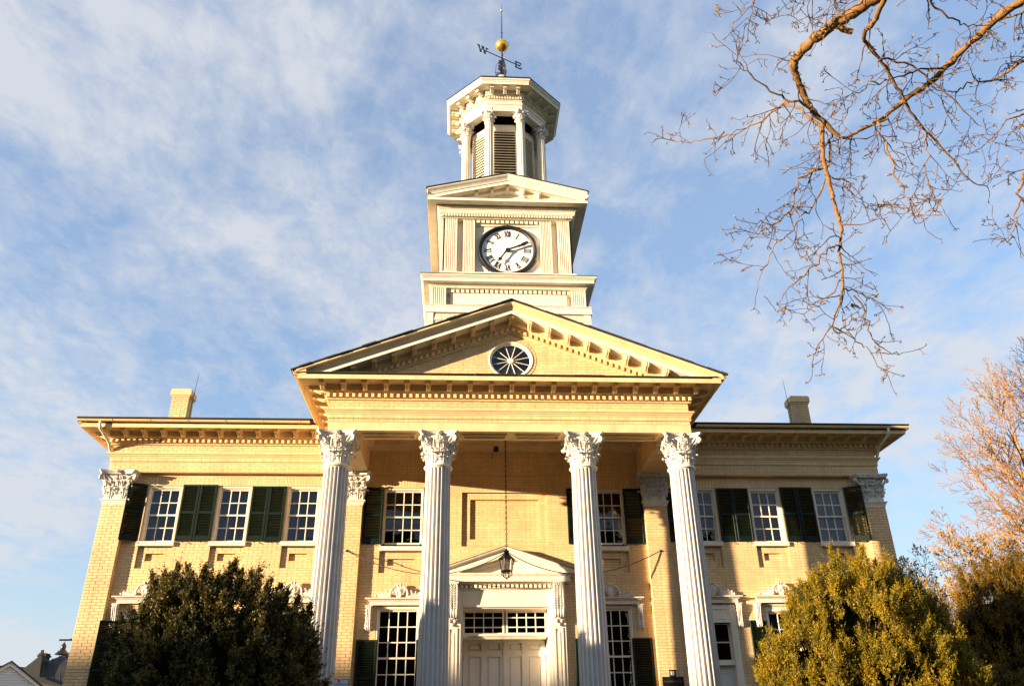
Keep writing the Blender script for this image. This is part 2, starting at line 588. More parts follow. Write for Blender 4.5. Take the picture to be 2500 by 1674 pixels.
def brick_arrays(bricks, O, U, V, N, d=0.0034, j=0.0044, c=0.0022, seed=1):
    B = np.array(bricks)
    rg = np.random.default_rng(seed)
    n = len(B)
    jj = j + rg.uniform(-0.001, 0.0012, n)
    dd = d * (1 + rg.uniform(-.45, .35, n))
    a, b, lo, hi = B[:, 0] + jj, B[:, 1] - jj, B[:, 2] + jj, B[:, 3] - jj
    t1, t2 = rg.uniform(-0.001, 0.001, n), rg.uniform(-0.001, 0.001, n)
    S = np.stack([a, b, b, a, a + c, b - c, b - c, a + c], 1)
    T = np.stack([lo, lo + t1, hi + t2, hi, lo + c, lo + c, hi - c, hi - c], 1)
    D = np.zeros((n, 8)); D[:, :4] = -0.0015; D[:, 4:] = dd[:, None]
    O, U, V, N = map(np.array, (O, U, V, N))
    P = O + S[..., None] * U + T[..., None] * V + D[..., None] * N
    q = np.array([[4, 5, 6, 7], [0, 1, 5, 4], [1, 2, 6, 5], [2, 3, 7, 6], [3, 0, 4, 7]])
    F = (np.arange(n)[:, None, None] * 8 + q[None]).reshape(-1, 4)
    return P.reshape(-1, 3), F

def brickwork(bricks, O, U, V, N, parent=None, name='brickwork', seed=1, **kw):
    if not bricks:
        return
    P, F = brick_arrays(bricks, O, U, V, N, seed=seed, **kw)
    o = link(name, np_mesh(name, P, F, 'cream_brick'), parent or HALL)
    o['kind'] = 'stuff'
    return o

def unit_brick():
    P, F = brick_arrays([(0, 1, 0, 1)], (0, 0, 0), (1, 0, 0), (0, 0, 1), (0, -1, 0), j=0.0)
    P = np.array([(0, 0, 0), (1, 0, 0), (1, 0, 1), (0, 0, 1), (.014, -.0042, .045), (.986, -.0042, .045), (.986, -.0042, .955), (.014, -.0042, .955)])
    return np_mesh('brick', P, F, 'cream_brick')
UB = unit_brick()

def single_bricks(bricks, y, parent=None):
    j = 0.005
    for a, b, lo, hi in bricks:
        o = link('brick', UB, parent or HALL, (a + j, y, lo + j))
        o.scale = (b - a - 2 * j, 1.0 + 0.25 * math.sin(a * 91 + lo * 57), hi - lo - 2 * j)

FR = ((1, 0, 0), (0, 0, 1), (0, -1, 0))
UPW = [8.324, 6.649, 4.967]           # wing windows, axis from the centre
ZU0, ZU1 = 6.259, 7.475               # glass of the upper wing windows
holes = []                            # openings through the front wall
recess = []                           # shallow panels: (x0, x1, z0, z1, inner)
lintels = []
for s in (-1, 1):
    for x in UPW:
        c = s * x
        holes.append((c - 0.40, c + 0.40, 6.205, 7.570))
        recess.append((c - 0.395, c + 0.395, 5.584, 6.10, (c - 0.21, c + 0.21, 5.764, 5.94)))
        lintels.append((c - 0.47, c + 0.47, 7.575, 7.80))
        holes.append((c - 0.42, c + 0.42, 2.30, 4.66) if not (s > 0 and x < 5) else (c - 0.44, c + 0.44, 1.30, 4.70))
    c = s * 2.507
    holes.append((c - 0.50, c + 0.50, 6.09, 7.545))
    recess.append((c - 0.52, c + 0.52, 5.466, 5.975, (c - 0.325, c + 0.325, 5.65, 5.81)))
    lintels.append((c - 0.57, c + 0.57, 7.55, 7.775))
    holes.append((c - 0.50, c + 0.50, 2.30, 4.70))
holes.append((-1.05, 1.05, 1.30, 4.70))
recess.append((-1.06, 1.06, 6.097, 7.44, (-0.855, 0.855, 6.28, 7.27)))

def rect_grid(mb, x0, x1, z0, z1, y, hs):
    """sheet in the plane y with rectangular holes"""
    xs = sorted({x0, x1, *[min(max(v, x0), x1) for h in hs for v in h[:2]]})
    zs = sorted({z0, z1, *[min(max(v, z0), z1) for h in hs for v in h[2:4]]})
    for a, b in zip(xs, xs[1:]):
        for c, d in zip(zs, zs[1:]):
            mx, mz = (a + b) / 2, (c + d) / 2
            if b - a < 1e-5 or d - c < 1e-5 or any(h[0] < mx < h[1] and h[2] < mz < h[3] for h in hs):
                continue
            mb.poly([(a, y, c), (b, y, c), (b, y, d), (a, y, d)])

def reveal(mb, h, y0, y1):
    a, b, c, d = h[:4]
    mb.poly([(a, y0, c), (a, y1, c), (a, y1, d), (a, y0, d)])
    mb.poly([(b, y0, c), (b, y1, c), (b, y1, d), (b, y0, d)])
    mb.poly([(a, y0, d), (b, y0, d), (b, y1, d), (a, y1, d)])
    mb.poly([(a, y0, c), (b, y0, c), (b, y1, c), (a, y1, c)])

def shell():
    mb = MB()
    rh = holes + [r[:4] for r in recess]
    rect_grid(mb, -W, W, 0, ZC, 0, rh)
    for h in holes:
        reveal(mb, h, 0, 0.32)
    for x0, x1, z0, z1, inn in recess:
        reveal(mb, (x0, x1, z0, z1), 0, 0.06)
        rect_grid(mb, x0, x1, z0, z1, 0.06, [inn])
        reveal(mb, inn, 0.06, 0.12)
        rect_grid(mb, *inn, 0.12, [])
    # sides and back
    for sx in (-W, W):
        mb.poly([(sx, 0, 0), (sx, 13, 0), (sx, 13, 8.85), (sx, 0, 8.85)])
    mb.poly([(-W, 13, 0), (W, 13, 0), (W, 13, 8.85), (-W, 13, 8.85)])
    mb.obj('wall', 'cream_mortar', HALL)
    # floor inside so that the rooms are dark
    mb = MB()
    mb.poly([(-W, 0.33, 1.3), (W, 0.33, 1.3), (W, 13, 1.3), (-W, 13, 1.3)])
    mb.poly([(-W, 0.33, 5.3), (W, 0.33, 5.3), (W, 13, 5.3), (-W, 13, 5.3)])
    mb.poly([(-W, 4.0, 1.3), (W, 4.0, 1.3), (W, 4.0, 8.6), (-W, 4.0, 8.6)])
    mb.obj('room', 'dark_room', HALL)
    # brick courses of the front
    pil = [(s * p - PH - 0.0, s * p + PH + 0.0, 0, 9) for s in (-1, 1) for p in PX]
    allh = rh + lintels + pil
    b = lay(-W, W, 1.9, ZA - 0.002, allh)
    b += lay(-3.41, 3.41, ZA, ZC, [])
    brickwork(b, (0, 0, 0), *FR)
    for i, (x0, x1, z0, z1, inn) in enumerate(recess):
        b = lay(x0, x1, z0, z1, [inn])
        P, F = brick_arrays(b, (0, 0.06, 0), *FR, seed=i)
        b2 = lay(*inn, [])
        P2, F2 = brick_arrays(b2, (0, 0.12, 0), *FR, seed=i + 50)
        o = link('sunk_panel', np_mesh('sunk_panel', np.vstack([P, P2]), np.vstack([F, F2 + len(P)]), 'cream_brick'), HALL)
        o['kind'] = 'stuff'
    # soldier bricks over the upper windows
    for x0, x1, z0, z1 in lintels:
        n = round((x1 - x0) / 0.0725)
        w = (x1 - x0) / n
        V, F = [], []
        mb = MB()
        cx = (x0 + x1) / 2
        for i in range(n):
            a, b2 = x0 + i * w + 0.005, x0 + (i + 1) * w - 0.005
            k = ((a + b2) / 2 - cx) * 0.16
            mb.poly([(a, -0.0025, z0 + .004), (b2, -0.0025, z0 + .004), (b2 + k, -0.0025, z1 - .004), (a + k, -0.0025, z1 - .004)])
            for (p, q) in (((a, z0 + .004), (a + k, z1 - .004)), ((b2, z0 + .004), (b2 + k, z1 - .004))):
                mb.poly([(p[0], -0.0025, p[1]), (p[0], 0.004, p[1]), (q[0], 0.004, q[1]), (q[0], -0.0025, q[1])])
            mb.poly([(a, -0.0025, z0 + .004), (b2, -0.0025, z0 + .004), (b2, 0.004, z0 + .004), (a, 0.004, z0 + .004)])
        o = mb.obj('window_arch', 'cream_brick', HALL)
shell()

def pilasters():
    for s in (-1, 1):
        for p in PX:
            c = s * p
            mb = MB().box(c - PH + .004, c + PH - .004, -PD + .006, 0.03, 0, 7.17)
            e = empty('pilaster', HALL)
            mb.obj('core', 'cream_mortar', e)
            b = lay(c - PH, c + PH, 1.9, 7.16, [], head=0, L=0.208)
            z0, z1 = {(-1, 1): (2.55, 5.35), (-1, 0): (2.9, 4.6), (1, 0): (2.95, 4.6)}.get((s, PX.index(p)), (9, 9))
            one = [q for q in b if q[2] >= z0 and q[3] <= z1]
            one = one[:max(0, BRICK_BUDGET[0])]
            BRICK_BUDGET[0] -= len(one)
            ids = {id(q) for q in one}
            single_bricks(one, -PD, e)
            rest = [q for q in b if id(q) not in ids]
            brickwork(rest, (0, -PD, 0), *FR, parent=e, seed=int(p * 10))
            for sd in (-1, 1):
                b = lay(-PD + 0.002, -0.0, 1.9, 7.16, [], head=0, L=0.4)
                brickwork(b, (c + sd * PH, 0, 0), (0, 1, 0), (0, 0, 1), (sd, 0, 0), parent=e, seed=7, d=0.0035)
            # neck moulding
            f = -PD
            mb = MB()
            path = [(c - PH, 0), (c - PH, f), (c + PH, f), (c + PH, 0)]
            mb.sweep(path, [(-.02, 7.07), (.012, 7.07), (.012, 7.10), (.03, 7.125), (.03, 7.145), (.055, 7.165), (.06, 7.19), (-.02, 7.20)])
            mb.obj('neck_moulding', 'white_paint', e)
pilasters()

# ------------------------------------------------------------------ entablature
def ent_path(o=0.0, back=9.0):
    x1 = W + 0.02
    return [(-x1, back), (-x1, -PD), (-XA, -PD), (-XA, FACE), (XA, FACE), (XA, -PD), (x1, -PD), (x1, back)]

def entablature():
    P = ent_path()
    mb = MB().sweep(P, [(-.14, ZA), (0, ZA), (0, 8.14), (.022, 8.14), (.022, 8.235), (-.14, 8.235)], caps=True)
    mb.obj('architrave', 'cream_paint', HALL)
    mb = MB().sweep(P, [(.022, 8.234), (.035, 8.236), (.035, 8.262), (.055, 8.275), (.07, 8.305), (.095, 8.318), (.095, 8.352), (.06, 8.366), (-.1, 8.376)])
    mb.obj('taenia_moulding', 'cream_paint', HALL)
    mb = MB().sweep(P, [(-.1, 8.374), (0, 8.374), (0, 8.566), (-.1, 8.566)])
    mb.obj('frieze', 'cream_mortar', HALL)
    mb = MB().sweep(P, [(-.1, 8.565), (.045, 8.565), (.055, 8.575), (.055, 8.598), (.045, 8.60), (.045, 8.703), (.11, 8.703), (.12, 8.715), (.155, 8.735), (.165, 8.745), (.165, 8.872), (-.1, 8.872)])
    mb.obj('bed_moulding', 'cream_paint', HALL)
    mb = MB().sweep(P, [(.16, 8.870), (.585, 8.870), (.585, 8.825), (.60, 8.81), (.62, 8.81), (.62, 8.905), (.56, 8.945), (.16, 8.945)])
    mb.obj('cornice', 'cream_paint', HALL)
    # brick bands on the faces
    for x0, x1, y in ((-9.70, -XA - .02, -PD), (-XA, XA, FACE), (XA + .02, 9.70, -PD)):
        port = y == FACE
        b = lay(x0 + .004, x1 - .004, 8.376, 8.564, head=0)
        if port:
            b += [(a, c, 8.065, 8.137) for a, c, lo, hi in lay(x0 + .004, x1 - .004, 8.1, 8.16, head=0, L=0.108) if lo < 8.11]
        else:
            b += lay(x0 + .004, x1 - .004, ZA + .002, 8.138, head=0)
        brickwork(b, (0, y - .002, 0), *FR, d=0.0035, seed=4)
        bk = MB().box(x0 + .01, x1 - .01, y - .0022, y + .02, 8.06 if port else ZA + .003, 8.138).box(x0 + .01, x1 - .01, y - .0242, y + .0, 8.142, 8.233)
        bk.obj('mortar_bed', 'cream_mortar', HALL)
        b = [(a, c, 8.143, 8.232) for a, c, lo, hi in lay(x0 + .004, x1 - .004, 8.15, 8.2, head=0, L=0.215) if lo < 8.16]
        brickwork(b, (0, y - .024, 0), *FR, d=0.0035, seed=5)
    # beams of the portico
    MB().box(-XA + .012, XA - .012, FACE + .012, -2.587, ZA + .006, ZC + .1).obj('portico_beam', 'cream_paint', HALL)
    for s in (-1, 1):
        a, b = sorted((s * (XA - .012), s * 3.41))
        MB().box(a, b, -2.586, 0.02, ZA + .006, ZC + .1).obj('portico_beam', 'cream_paint', HALL)
    # sunk panels in the soffit: a bead frame between each pair of columns
    for a, b in zip(COLS, COLS[1:]):
        x0, x1 = a + 0.50, b - 0.50
        segs = [(x0, x1)] if x1 - x0 < 1.6 else [(x0, (x0 + x1) / 2 - .09), ((x0 + x1) / 2 + .09, x1)]
        for u0, u1 in segs:
            mb = MB()
            y0, y1 = FACE + .16, -2.587 - .16
            for k, (w, h) in enumerate(((0.03, .022), (0.016, .034))):
                o = k * 0.03
                mb.box(u0 + o, u1 - o, y0 + o, y0 + o + w, ZA - h, ZA + .01)
                mb.box(u0 + o, u1 - o, y1 - o - w, y1 - o, ZA - h, ZA + .01)
                mb.box(u0 + o, u0 + o + w, y0 + o + w, y1 - o - w, ZA - h, ZA + .01)
                mb.box(u1 - o - w, u1 - o, y0 + o + w, y1 - o - w, ZA - h, ZA + .01)
            mb.obj('soffit_panel', 'cream_paint', HALL)
    # crown moulding inside the portico and the ceiling
    mb = MB().box(-3.42, 3.42, -2.6, 0.0, ZC, ZC + .06)
    mb.obj('portico_ceiling', 'cream_paint', HALL)
    mb = MB().sweep([(-3.41, -2.587), (-3.41, -0.01), (3.41, -0.01), (3.41, -2.587), (-3.41, -2.587)][:4],
                    [(0, 8.50), (.03, 8.50), (.05, 8.56), (.11, 8.62), (.13, 8.70), (0, 8.70)], caps=True)
    mb.obj('ceiling_moulding', 'cream_paint', HALL)
    for s in (-1, 1):
        mb = MB()
        a = s * 3.41
        mb.sweep([(a, -2.55), (a, -0.02)] if s < 0 else [(a, -0.02), (a, -2.55)], [(0, 8.20), (-.04, 8.20), (-.07, 8.25), (-.07, 8.29), (0, 8.31)])
        mb.obj('beam_moulding', 'cream_paint', HALL)
entablature()

# dentils and modillions: one mesh of each kind, copied
def block_mesh(name, w, d, h, m='cream_paint'):
    return MB().cbox(-w / 2, w / 2, -d, 0.01, 0, h, 0.006).mesh(name, m)
DENT = block_mesh('dentil', 0.065, 0.075, 0.092)
DENT_W = block_mesh('dentil', 0.065, 0.075, 0.092, 'white_paint')
def modillion_mesh(m, w=0.11, d=0.30, h=0.125):
    """scrolled bracket under a soffit: top at z = 0, back at y = 0, front towards -y"""
    mb = MB()
    prof = [(0, 0), (-d, 0), (-d, -h * .28)]
    for k in range(7):                         # front roll
        a = PI * 0.9 * k / 6
        prof.append((-d + .035 - .045 * math.cos(a * .9) + .01, -h * .42 - .035 * math.sin(a)))
    prof += [(-d * .68, -h * .62), (-d * .45, -h * .86), (-d * .2, -h * 1.12), (-.04, -h * 1.2), (0, -h * 1.05)]
    mb.prism_x(prof, -w / 2, w / 2)
    mb.box(-w / 2 - .015, w / 2 + .015, -d - .015, 0, -.018, 0.002)
    for k in (-1, 0, 1):                       # ribs of the leaf
        mb.tube([(k * w * .28, -d - .004, -h * .5), (k * w * .28, -d * .66, -h * .70), (k * w * .28, -d * .42, -h * .95), (k * w * .28, -d * .16, -h * 1.22)], [.014, .012, .013, .008], 5)
    return mb.mesh('modillion', m, 40)
MOD = modillion_mesh('cream_paint')

def cornice_blocks():
    zs = 8.870
    # front of the portico
    for i in range(-9, 10):
        link('modillion', MOD, HALL, (i * 0.4594, FACE - .165, zs))
    n = round(2 * (XA + .04) / 0.1385)
    for i in range(n + 1):
        link('dentil', DENT, HALL, (-XA - .03 + i * (2 * XA + .06) / n, FACE - .044, 8.604))
    for s in (-1, 1):
        # sides of the portico
        for i in range(6):
            link('modillion', MOD, HALL, (s * (XA + .165), FACE + .0 + i * .4594, zs), s * PI / 2)
        rest = MB()
        for i in range(20):
            y = FACE + .07 + i * .1385
            if y < -PD - .1:
                a, b = sorted((s * (XA + .044), s * (XA + .119)))
                rest.box(a, b, y - .03, y + .03, 8.604, 8.696)
        # wings
        x0, x1 = XA + .165, W + .02
        for i in range(12):
            x = 4.786 + i * 0.4605
            if x < 9.9:
                link('modillion', MOD, HALL, (s * x, -PD - .165, zs))
        n = 41
        for i in range(n):
            x = x0 + .02 + i * (x1 + .03 - x0) / (n - 1)
            link('dentil', DENT, HALL, (s * x, -PD - .044, 8.604))
        for i in range(16):
            link('modillion', MOD, HALL, (s * (x1 + .165), -PD + .0 + i * .4605, zs), s * PI / 2)
        for i in range(44):
            y = -PD + .1 + i * .1385
            a, b = sorted((s * (x1 + .044), s * (x1 + .119)))
            rest.box(a, b, y - .03, y + .03, 8.604, 8.696)
        o = rest.obj('dentil_course', 'cream_paint', HALL); o['kind'] = 'stuff'
cornice_blocks()

# ------------------------------------------------------------------ pediment and roofs
AP, SL = 10.807, 0.383
def pediment():
    oc = (0.0, 9.60, 0.46, 0.41)       # oculus
    # tympanum with an oval opening
    pts = 48
    base = 8.94
    def rim(k, g=0.0):
        a = 2 * PI * k / pts
        return (oc[0] + (oc[2] + g) * math.cos(a), oc[1] + (oc[3] + g) * math.sin(a))
    mb = MB()
    top = AP - .50
    def outer(k):
        a = 2 * PI * k / pts
        dx, dz = math.cos(a), math.sin(a)
        best = 1e9
        if dz < -1e-6: best = min(best, (base - oc[1]) / dz)
        den = dz + SL * abs(dx)
        if den > 1e-6: best = min(best, (top - oc[1]) / den)
        return (oc[0] + dx * best, oc[1] + dz * best)
    O = [outer(k) for k in range(pts)]
    rows = [[(x, FACE, z) for x, z in (rim(k) for k in range(pts))], [(x, FACE, z) for x, z in O]]
    mb.grid(rows, close=True)
    xl = (top - base) / SL
    for s in (-1, 1):
        ks = [k for k in range(pts) if s * O[k][0] > 0]
        far = max(ks, key=lambda k: s * O[k][0])
        mb.poly([(s * xl, FACE, base), (O[far][0], FACE, base), (O[far][0], FACE, top - SL * abs(O[far][0]))])
    mb.obj('tympanum', 'cream_mortar', HALL)
    hb = []
    def inside(x, z): return ((x - oc[0]) / (oc[2] + .11)) ** 2 + ((z - oc[1]) / (oc[3] + .11)) ** 2 < 1
    for a, b, lo, hi in lay(-xl, xl, base, top, head=0):
        lim = (top - hi) / SL
        a, b = max(a, -lim), min(b, lim)
        if b - a < .03: continue
        n = 6
        cuts = [a + (b - a) * i / n for i in range(n + 1)]
        keep = [not inside((u + v) / 2, (lo + hi) / 2) for u, v in zip(cuts, cuts[1:])]
        i = 0
        while i < n:
            if keep[i]:
                j = i
                while j < n and keep[j]: j += 1
                hb.append((cuts[i], cuts[j], lo, hi)); i = j
            else:
                i += 1
    brickwork([q for q in hb if q[1] - q[0] > .03], (0, FACE, 0), *FR, d=0.0035, seed=9)
    # ring of header bricks and the oval frame
    mb = MB()
    m = 44
    for k in range(m):
        a0, a1 = 2 * PI * (k + .08) / m, 2 * PI * (k + .92) / m
        q = [(oc[0] + (oc[2] + g) * math.cos(a), oc[1] + (oc[3] + g) * math.sin(a)) for g, a in ((.055, a0), (.055, a1), (.125, a1), (.125, a0))]
        mb.grid([[(x, FACE - .012, z) for x, z in q], [(x, FACE + .01, z) for x, z in q]], close=True, caps=True)
    mb.obj('brick_ring', 'cream_brick', HALL)
    e = empty('oval_window', HALL)
    mb = MB()
    prof = [(.055, .02), (.055, -.02), (.045, -.03), (.025, -.03), (.018, -.01), (.004, .0), (-.02, .02), (-.022, .10)]
    rows = []
    for g, y in prof:
        rows.append([(rim(k, g)[0], FACE + y, rim(k, g)[1]) for k in range(pts)])
    mb.grid(rows, close=True)
    mb.obj('frame', 'white_paint', e, 40)
    mb = MB()
    n = 12
    for k in range(n):
        a = 2 * PI * (k + .5) / n
        p = (oc[0] + (oc[2] - .03) * math.cos(a), oc[1] + (oc[3] - .03) * math.sin(a))
        mb.tube([(oc[0], FACE + .05, oc[1]), (p[0], FACE + .05, p[1])], .0085, 5)
        b = MB()
    mb.lathe([(.001, FACE + .02), (.06, FACE + .02), (.07, FACE + .035), (.07, FACE + .07)], 16, (oc[0], oc[1]), axis='y')
    mb.obj('spokes', 'white_paint', e)
    for k in range(n):
        a0, a1 = 2 * PI * (k - .5) / n, 2 * PI * (k + .5) / n
        q = [(oc[0], oc[1])] + [(oc[0] + (oc[2] - .02) * math.cos(a0 + (a1 - a0) * t / 4), oc[1] + (oc[3] - .02) * math.sin(a0 + (a1 - a0) * t / 4)) for t in range(5)]
        MB().poly([(x, FACE + .06, z) for x, z in q]).obj('pane', 'window_glass', e)
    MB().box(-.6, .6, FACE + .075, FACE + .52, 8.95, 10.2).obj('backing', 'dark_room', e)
    # raking cornice
    mb = MB().rake([(.04, .0), (.62, .0), (.62, -.035), (.60, -.06), (.555, -.085), (.515, -.125), (.505, -.15), (.04, -.15)], 4.66, AP, SL, FACE)
    mb.obj('raking_crown', 'cream_paint', HALL)
    mb = MB().rake([(.04, -.149), (.485, -.149), (.485, -.255), (.465, -.255), (.45, -.235), (.10, -.235), (.04, -.235)], 4.45, AP, SL, FACE)
    mb.obj('raking_fascia', 'white_paint', HALL)
    mb = MB().rake([(.0, -.234), (.13, -.234), (.13, -.345), (.115, -.365), (.085, -.375), (.085, -.40), (.045, -.405), (.045, -.495), (.055, -.50), (.055, -.525), (.0, -.545)], 3.9, AP, SL, FACE)
    mb.obj('raking_bed', 'cream_paint', HALL)
    # modillions and dentils on the slope, standing plumb
    md = MB()
    prof = [(-.13, -.0), (-.43, 0), (-.43, -.05), (-.415, -.075), (-.39, -.08), (-.37, -.06), (-.30, -.07), (-.24, -.11), (-.17, -.135), (-.13, -.13)]
    for s in (-1, 0, 1):
        md = MB()
        w = 0.05
        k = SL * s * -1
        rows = [[(x, y, z + (k * x if s else -SL * abs(x))) for y, z in prof] for x in ((-w, w) if s else (-w, 0, w))]
        md.grid(rows, close=True, caps=True)
        for j in (-1, 1):
            x = j * .022
            md.tube([(x, -.437, -.02 + k * x), (x, -.42, -.08 + k * x), (x, -.30, -.085 + k * x), (x, -.2, -.14 + k * x)], .012, 5)
        me = md.mesh('modillion', 'cream_paint')
        for i in ([0] if s == 0 else range(1, 9)):
            x = s * i * .4365
            link('modillion', me, HALL, (x, FACE, AP - SL * abs(x) - .233))
    for s in (-1, 1):
        dm = MB()
        w = .035
        dm.grid([[(x, y, z - SL * s * x) for y, z in ((0, 0), (-.07, 0), (-.07, .075), (0, .075))] for x in (-w, w)], close=True, caps=True)
        me = dm.mesh('dentil', 'cream_paint')
        for i in range(26):
            x = s * (.065 + i * .1305)
            link('dentil', me, HALL, (x, FACE - .044, AP - SL * abs(x) - .488))
    # slates on the horizontal cornice and blocks where crown and gutter meet
    mb = MB()
    rnd = random.Random(2)
    x = -4.55
    mb.poly([(-4.6, FACE - .60, 8.925), (4.6, FACE - .60, 8.925), (4.6, FACE + .02, 8.99), (-4.6, FACE + .02, 8.99)])
    while x < 4.55:
        w = rnd.uniform(.5, .95)
        z = 8.93 + rnd.uniform(0, .012)
        mb.box(x, min(x + w, 4.56) - .004, FACE - .645 - rnd.uniform(0, .012), FACE - .2, z, z + .02)
        x += w
    mb.obj('cornice_slates', 'roof_slate', HALL)
    for s in (-1, 1):
        mb = MB()
        a, b = sorted((s * 4.44, s * 4.70))
        mb.box(a, b, FACE - .62, FACE + .1, 8.906, 8.985)
        mb.box(a + .02, b - .02, FACE - .60, FACE + .1, 8.985, 9.05)
        mb.obj('corner_block', 'cream_paint', HALL)
pediment()

def roofs():
    rnd = random.Random(11)
    # slate slopes of the portico roof with uneven eaves of slates along the verge
    for s in (-1, 1):
        xe = 4.76
        z0 = AP + .012
        f = lambda x, up=0: z0 - SL * abs(x) + up
        mb = MB()
        y0, y1 = FACE - .60, 6.0
        mb.grid([[(0, y, f(0, u)) for y, u in ((y0, 0), (y1, 0), (y1, .05), (y0, .05))], [(s * xe, y, f(xe, u)) for y, u in ((y0, 0), (y1, 0), (y1, .05), (y0, .05))]], close=True, caps=True)
        mb.obj('roof_slope', 'roof_slate', HALL)
        x = 0.0
        while x < xe:
            w = rnd.uniform(.22, .3)
            t = rnd.uniform(.012, .03)
            y = FACE - .64 - rnd.uniform(0, .03)
            mb = MB()
            b = min(x + w, xe + .02)
            mb.grid([[(s * x, yy, f(x, u)) for yy, u in ((y, .01), (FACE - .3, .01), (FACE - .3, .055), (y, .015 + t))], [(s * (b - .004), yy, f(b, u)) for yy, u in ((y, .01), (FACE - .3, .01), (FACE - .3, .055), (y, .015 + t))]], close=True, caps=True)
            mb.obj('slate', 'roof_slate', HALL)
            x += w
    # wings: a low hip
    e0, e1, yb = 10.42, 9.005, 13.8
    yf = -.90
    zr, ym = 10.7, 6.5
    for s in (-1, 1):
        mb = MB()
        A = (s * e0, yf, e1); B = (s * 0.2, yf, e1); C = (s * .2, ym, zr); D = (s * 4.2, ym, zr); E2 = (s * e0, yb, e1); F2 = (s * .2, yb, e1)
        for q in ((A, B, C, D), (A, D, E2), (D, C, F2, E2)):
            mb.poly(q)
            mb.poly([(p[0], p[1], p[2] + .025) for p in q])
        mb.poly([A, B, (B[0], B[1], B[2] + .025), (A[0], A[1], A[2] + .025)])
        mb.poly([A, E2, (E2[0], E2[1], E2[2] + .025), (A[0], A[1], A[2] + .025)])
        mb.obj('wing_roof', 'roof_slate', HALL)
    # eave boards closing the roof edge
    P = ent_path()
    for run in (P[:3], [P[2], P[3]], [P[4], P[5]], P[5:]):
        MB().sweep(run, [(.40, 8.946), (.63, 8.946), (.70, 8.99), (.71, 9.012), (.40, 9.02)]).obj('eave_board', 'roof_slate', HALL)
roofs()

def gutters():
    def half_round(mb, pts, r=.052):
        """open half-round trough along a straight run"""
        a, b = Vector(pts[0]), Vector(pts[1])
        d = (b - a).normalized()
        side = Vector((d.y, -d.x, 0))
        rows = []
        for p in (a, b):
            row = []
            for k in range(9):
                t = PI + PI * k / 8
                row.append(p + side * (r * math.cos(t)) + Vector((0, 0, r * math.sin(t))))
            for k in reversed(range(9)):
                t = PI + PI * k / 8
                row.append(p + side * ((r - .006) * math.cos(t)) + Vector((0, 0, (r - .006) * math.sin(t))))
            rows.append(row)
        mb.grid(rows, close=True, caps=True)
        n = int((b - a).length / .9)
        for i in range(n + 1):                 # joints and straps
            p = a + d * (.25 + i * .9)
            if (p - a).length > (b - a).length: break
            mb2 = []
            for q in (p - d * .014, p + d * .014):
                mb2.append([q + side * ((r + .007) * math.cos(PI + PI * k / 8)) + Vector((0, 0, (r + .007) * math.sin(PI + PI * k / 8))) for k in range(9)])
            mb.grid(mb2)
    z = 8.975
    y = -PD - .62 - .075
    for s in (-1, 1):
        mb = MB(); half_round(mb, [(s * 4.84, y, z - .006), (s * 10.40, y, z)]); mb.obj('gutter', 'gutter_metal', HALL, 50)
        x = s * (XA + .62 + .075)
        mb = MB(); half_round(mb, [(x, FACE - .66, z), (x, -PD - .62, z)]); mb.obj('gutter', 'gutter_metal', HALL, 50)
        mb = MB(); half_round(mb, [(s * 10.42, -PD - .60, z), (s * 10.42, 9, z)])
        mb.obj('gutter', 'gutter_metal', HALL, 50)
        # downpipe elbow at the outer corner
        xx = s * 9.86
        mb = MB().tube([(xx, y, z - .03), (xx, y, z - .13), (s * 9.855, y + .03, z - .20), (s * 9.82, -.42, z - .33), (s * 9.79, -.28, z - .42), (s * 9.79, -.2, z - .52)], .036, 8)
        mb.tube([(s * 9.79, -.2, z - .52), (s * 9.79, .1, z - .75), (s * 9.80, .22, 7.4), (s * 9.80, .22, 0.2)], .036, 8)
        mb.obj('downpipe', 'white_paint', HALL, 60)
gutters()

def chimneys():
    for s, x in ((-1, -9.31), (1, 9.21)):
        e = empty('chimney', HALL)
        mb = MB().box(x - .235, x + .235, 2.52, 2.92, 9.2, 11.0)
        mb.obj('core', 'cream_mortar', e)
        b = lay(x - .245, x + .245, 9.7, 11.02, head=0)
        o = brickwork(b, (0, 2.51, 0), *FR, parent=e, seed=21)
        b = lay(2.51, 2.93, 9.7, 11.02, head=0)
        brickwork(b, (x - s * .245, 0, 0), (0, 1, 0), (0, 0, 1), (-s, 0, 0), parent=e, seed=22)
        mb = MB()
        for g, z0, z1 in ((.025, 11.0, 11.05), (.05, 11.05, 11.21), (.03, 11.21, 11.25)):
            mb.box(x - .245 - g, x + .245 + g, 2.51 - g, 2.93 + g, z0, z1)
        mb.obj('cap', 'cream_brick', e)
        # lightning rod on the inner side
        xr = x - s * .32
        r = MB().tube([(xr, 2.6, 10.3), (xr, 2.6, 10.95), (xr - s * .02, 2.6, 11.15), (xr - s * .05, 2.6, 11.85)], [.010, .010, .009, .004], 5)
        r.tube([(xr, 2.6, 11.06), (x - s * .25, 2.6, 11.06)], .008, 5)
        r.obj('lightning_rod', 'rusty_iron', e)
chimneys()

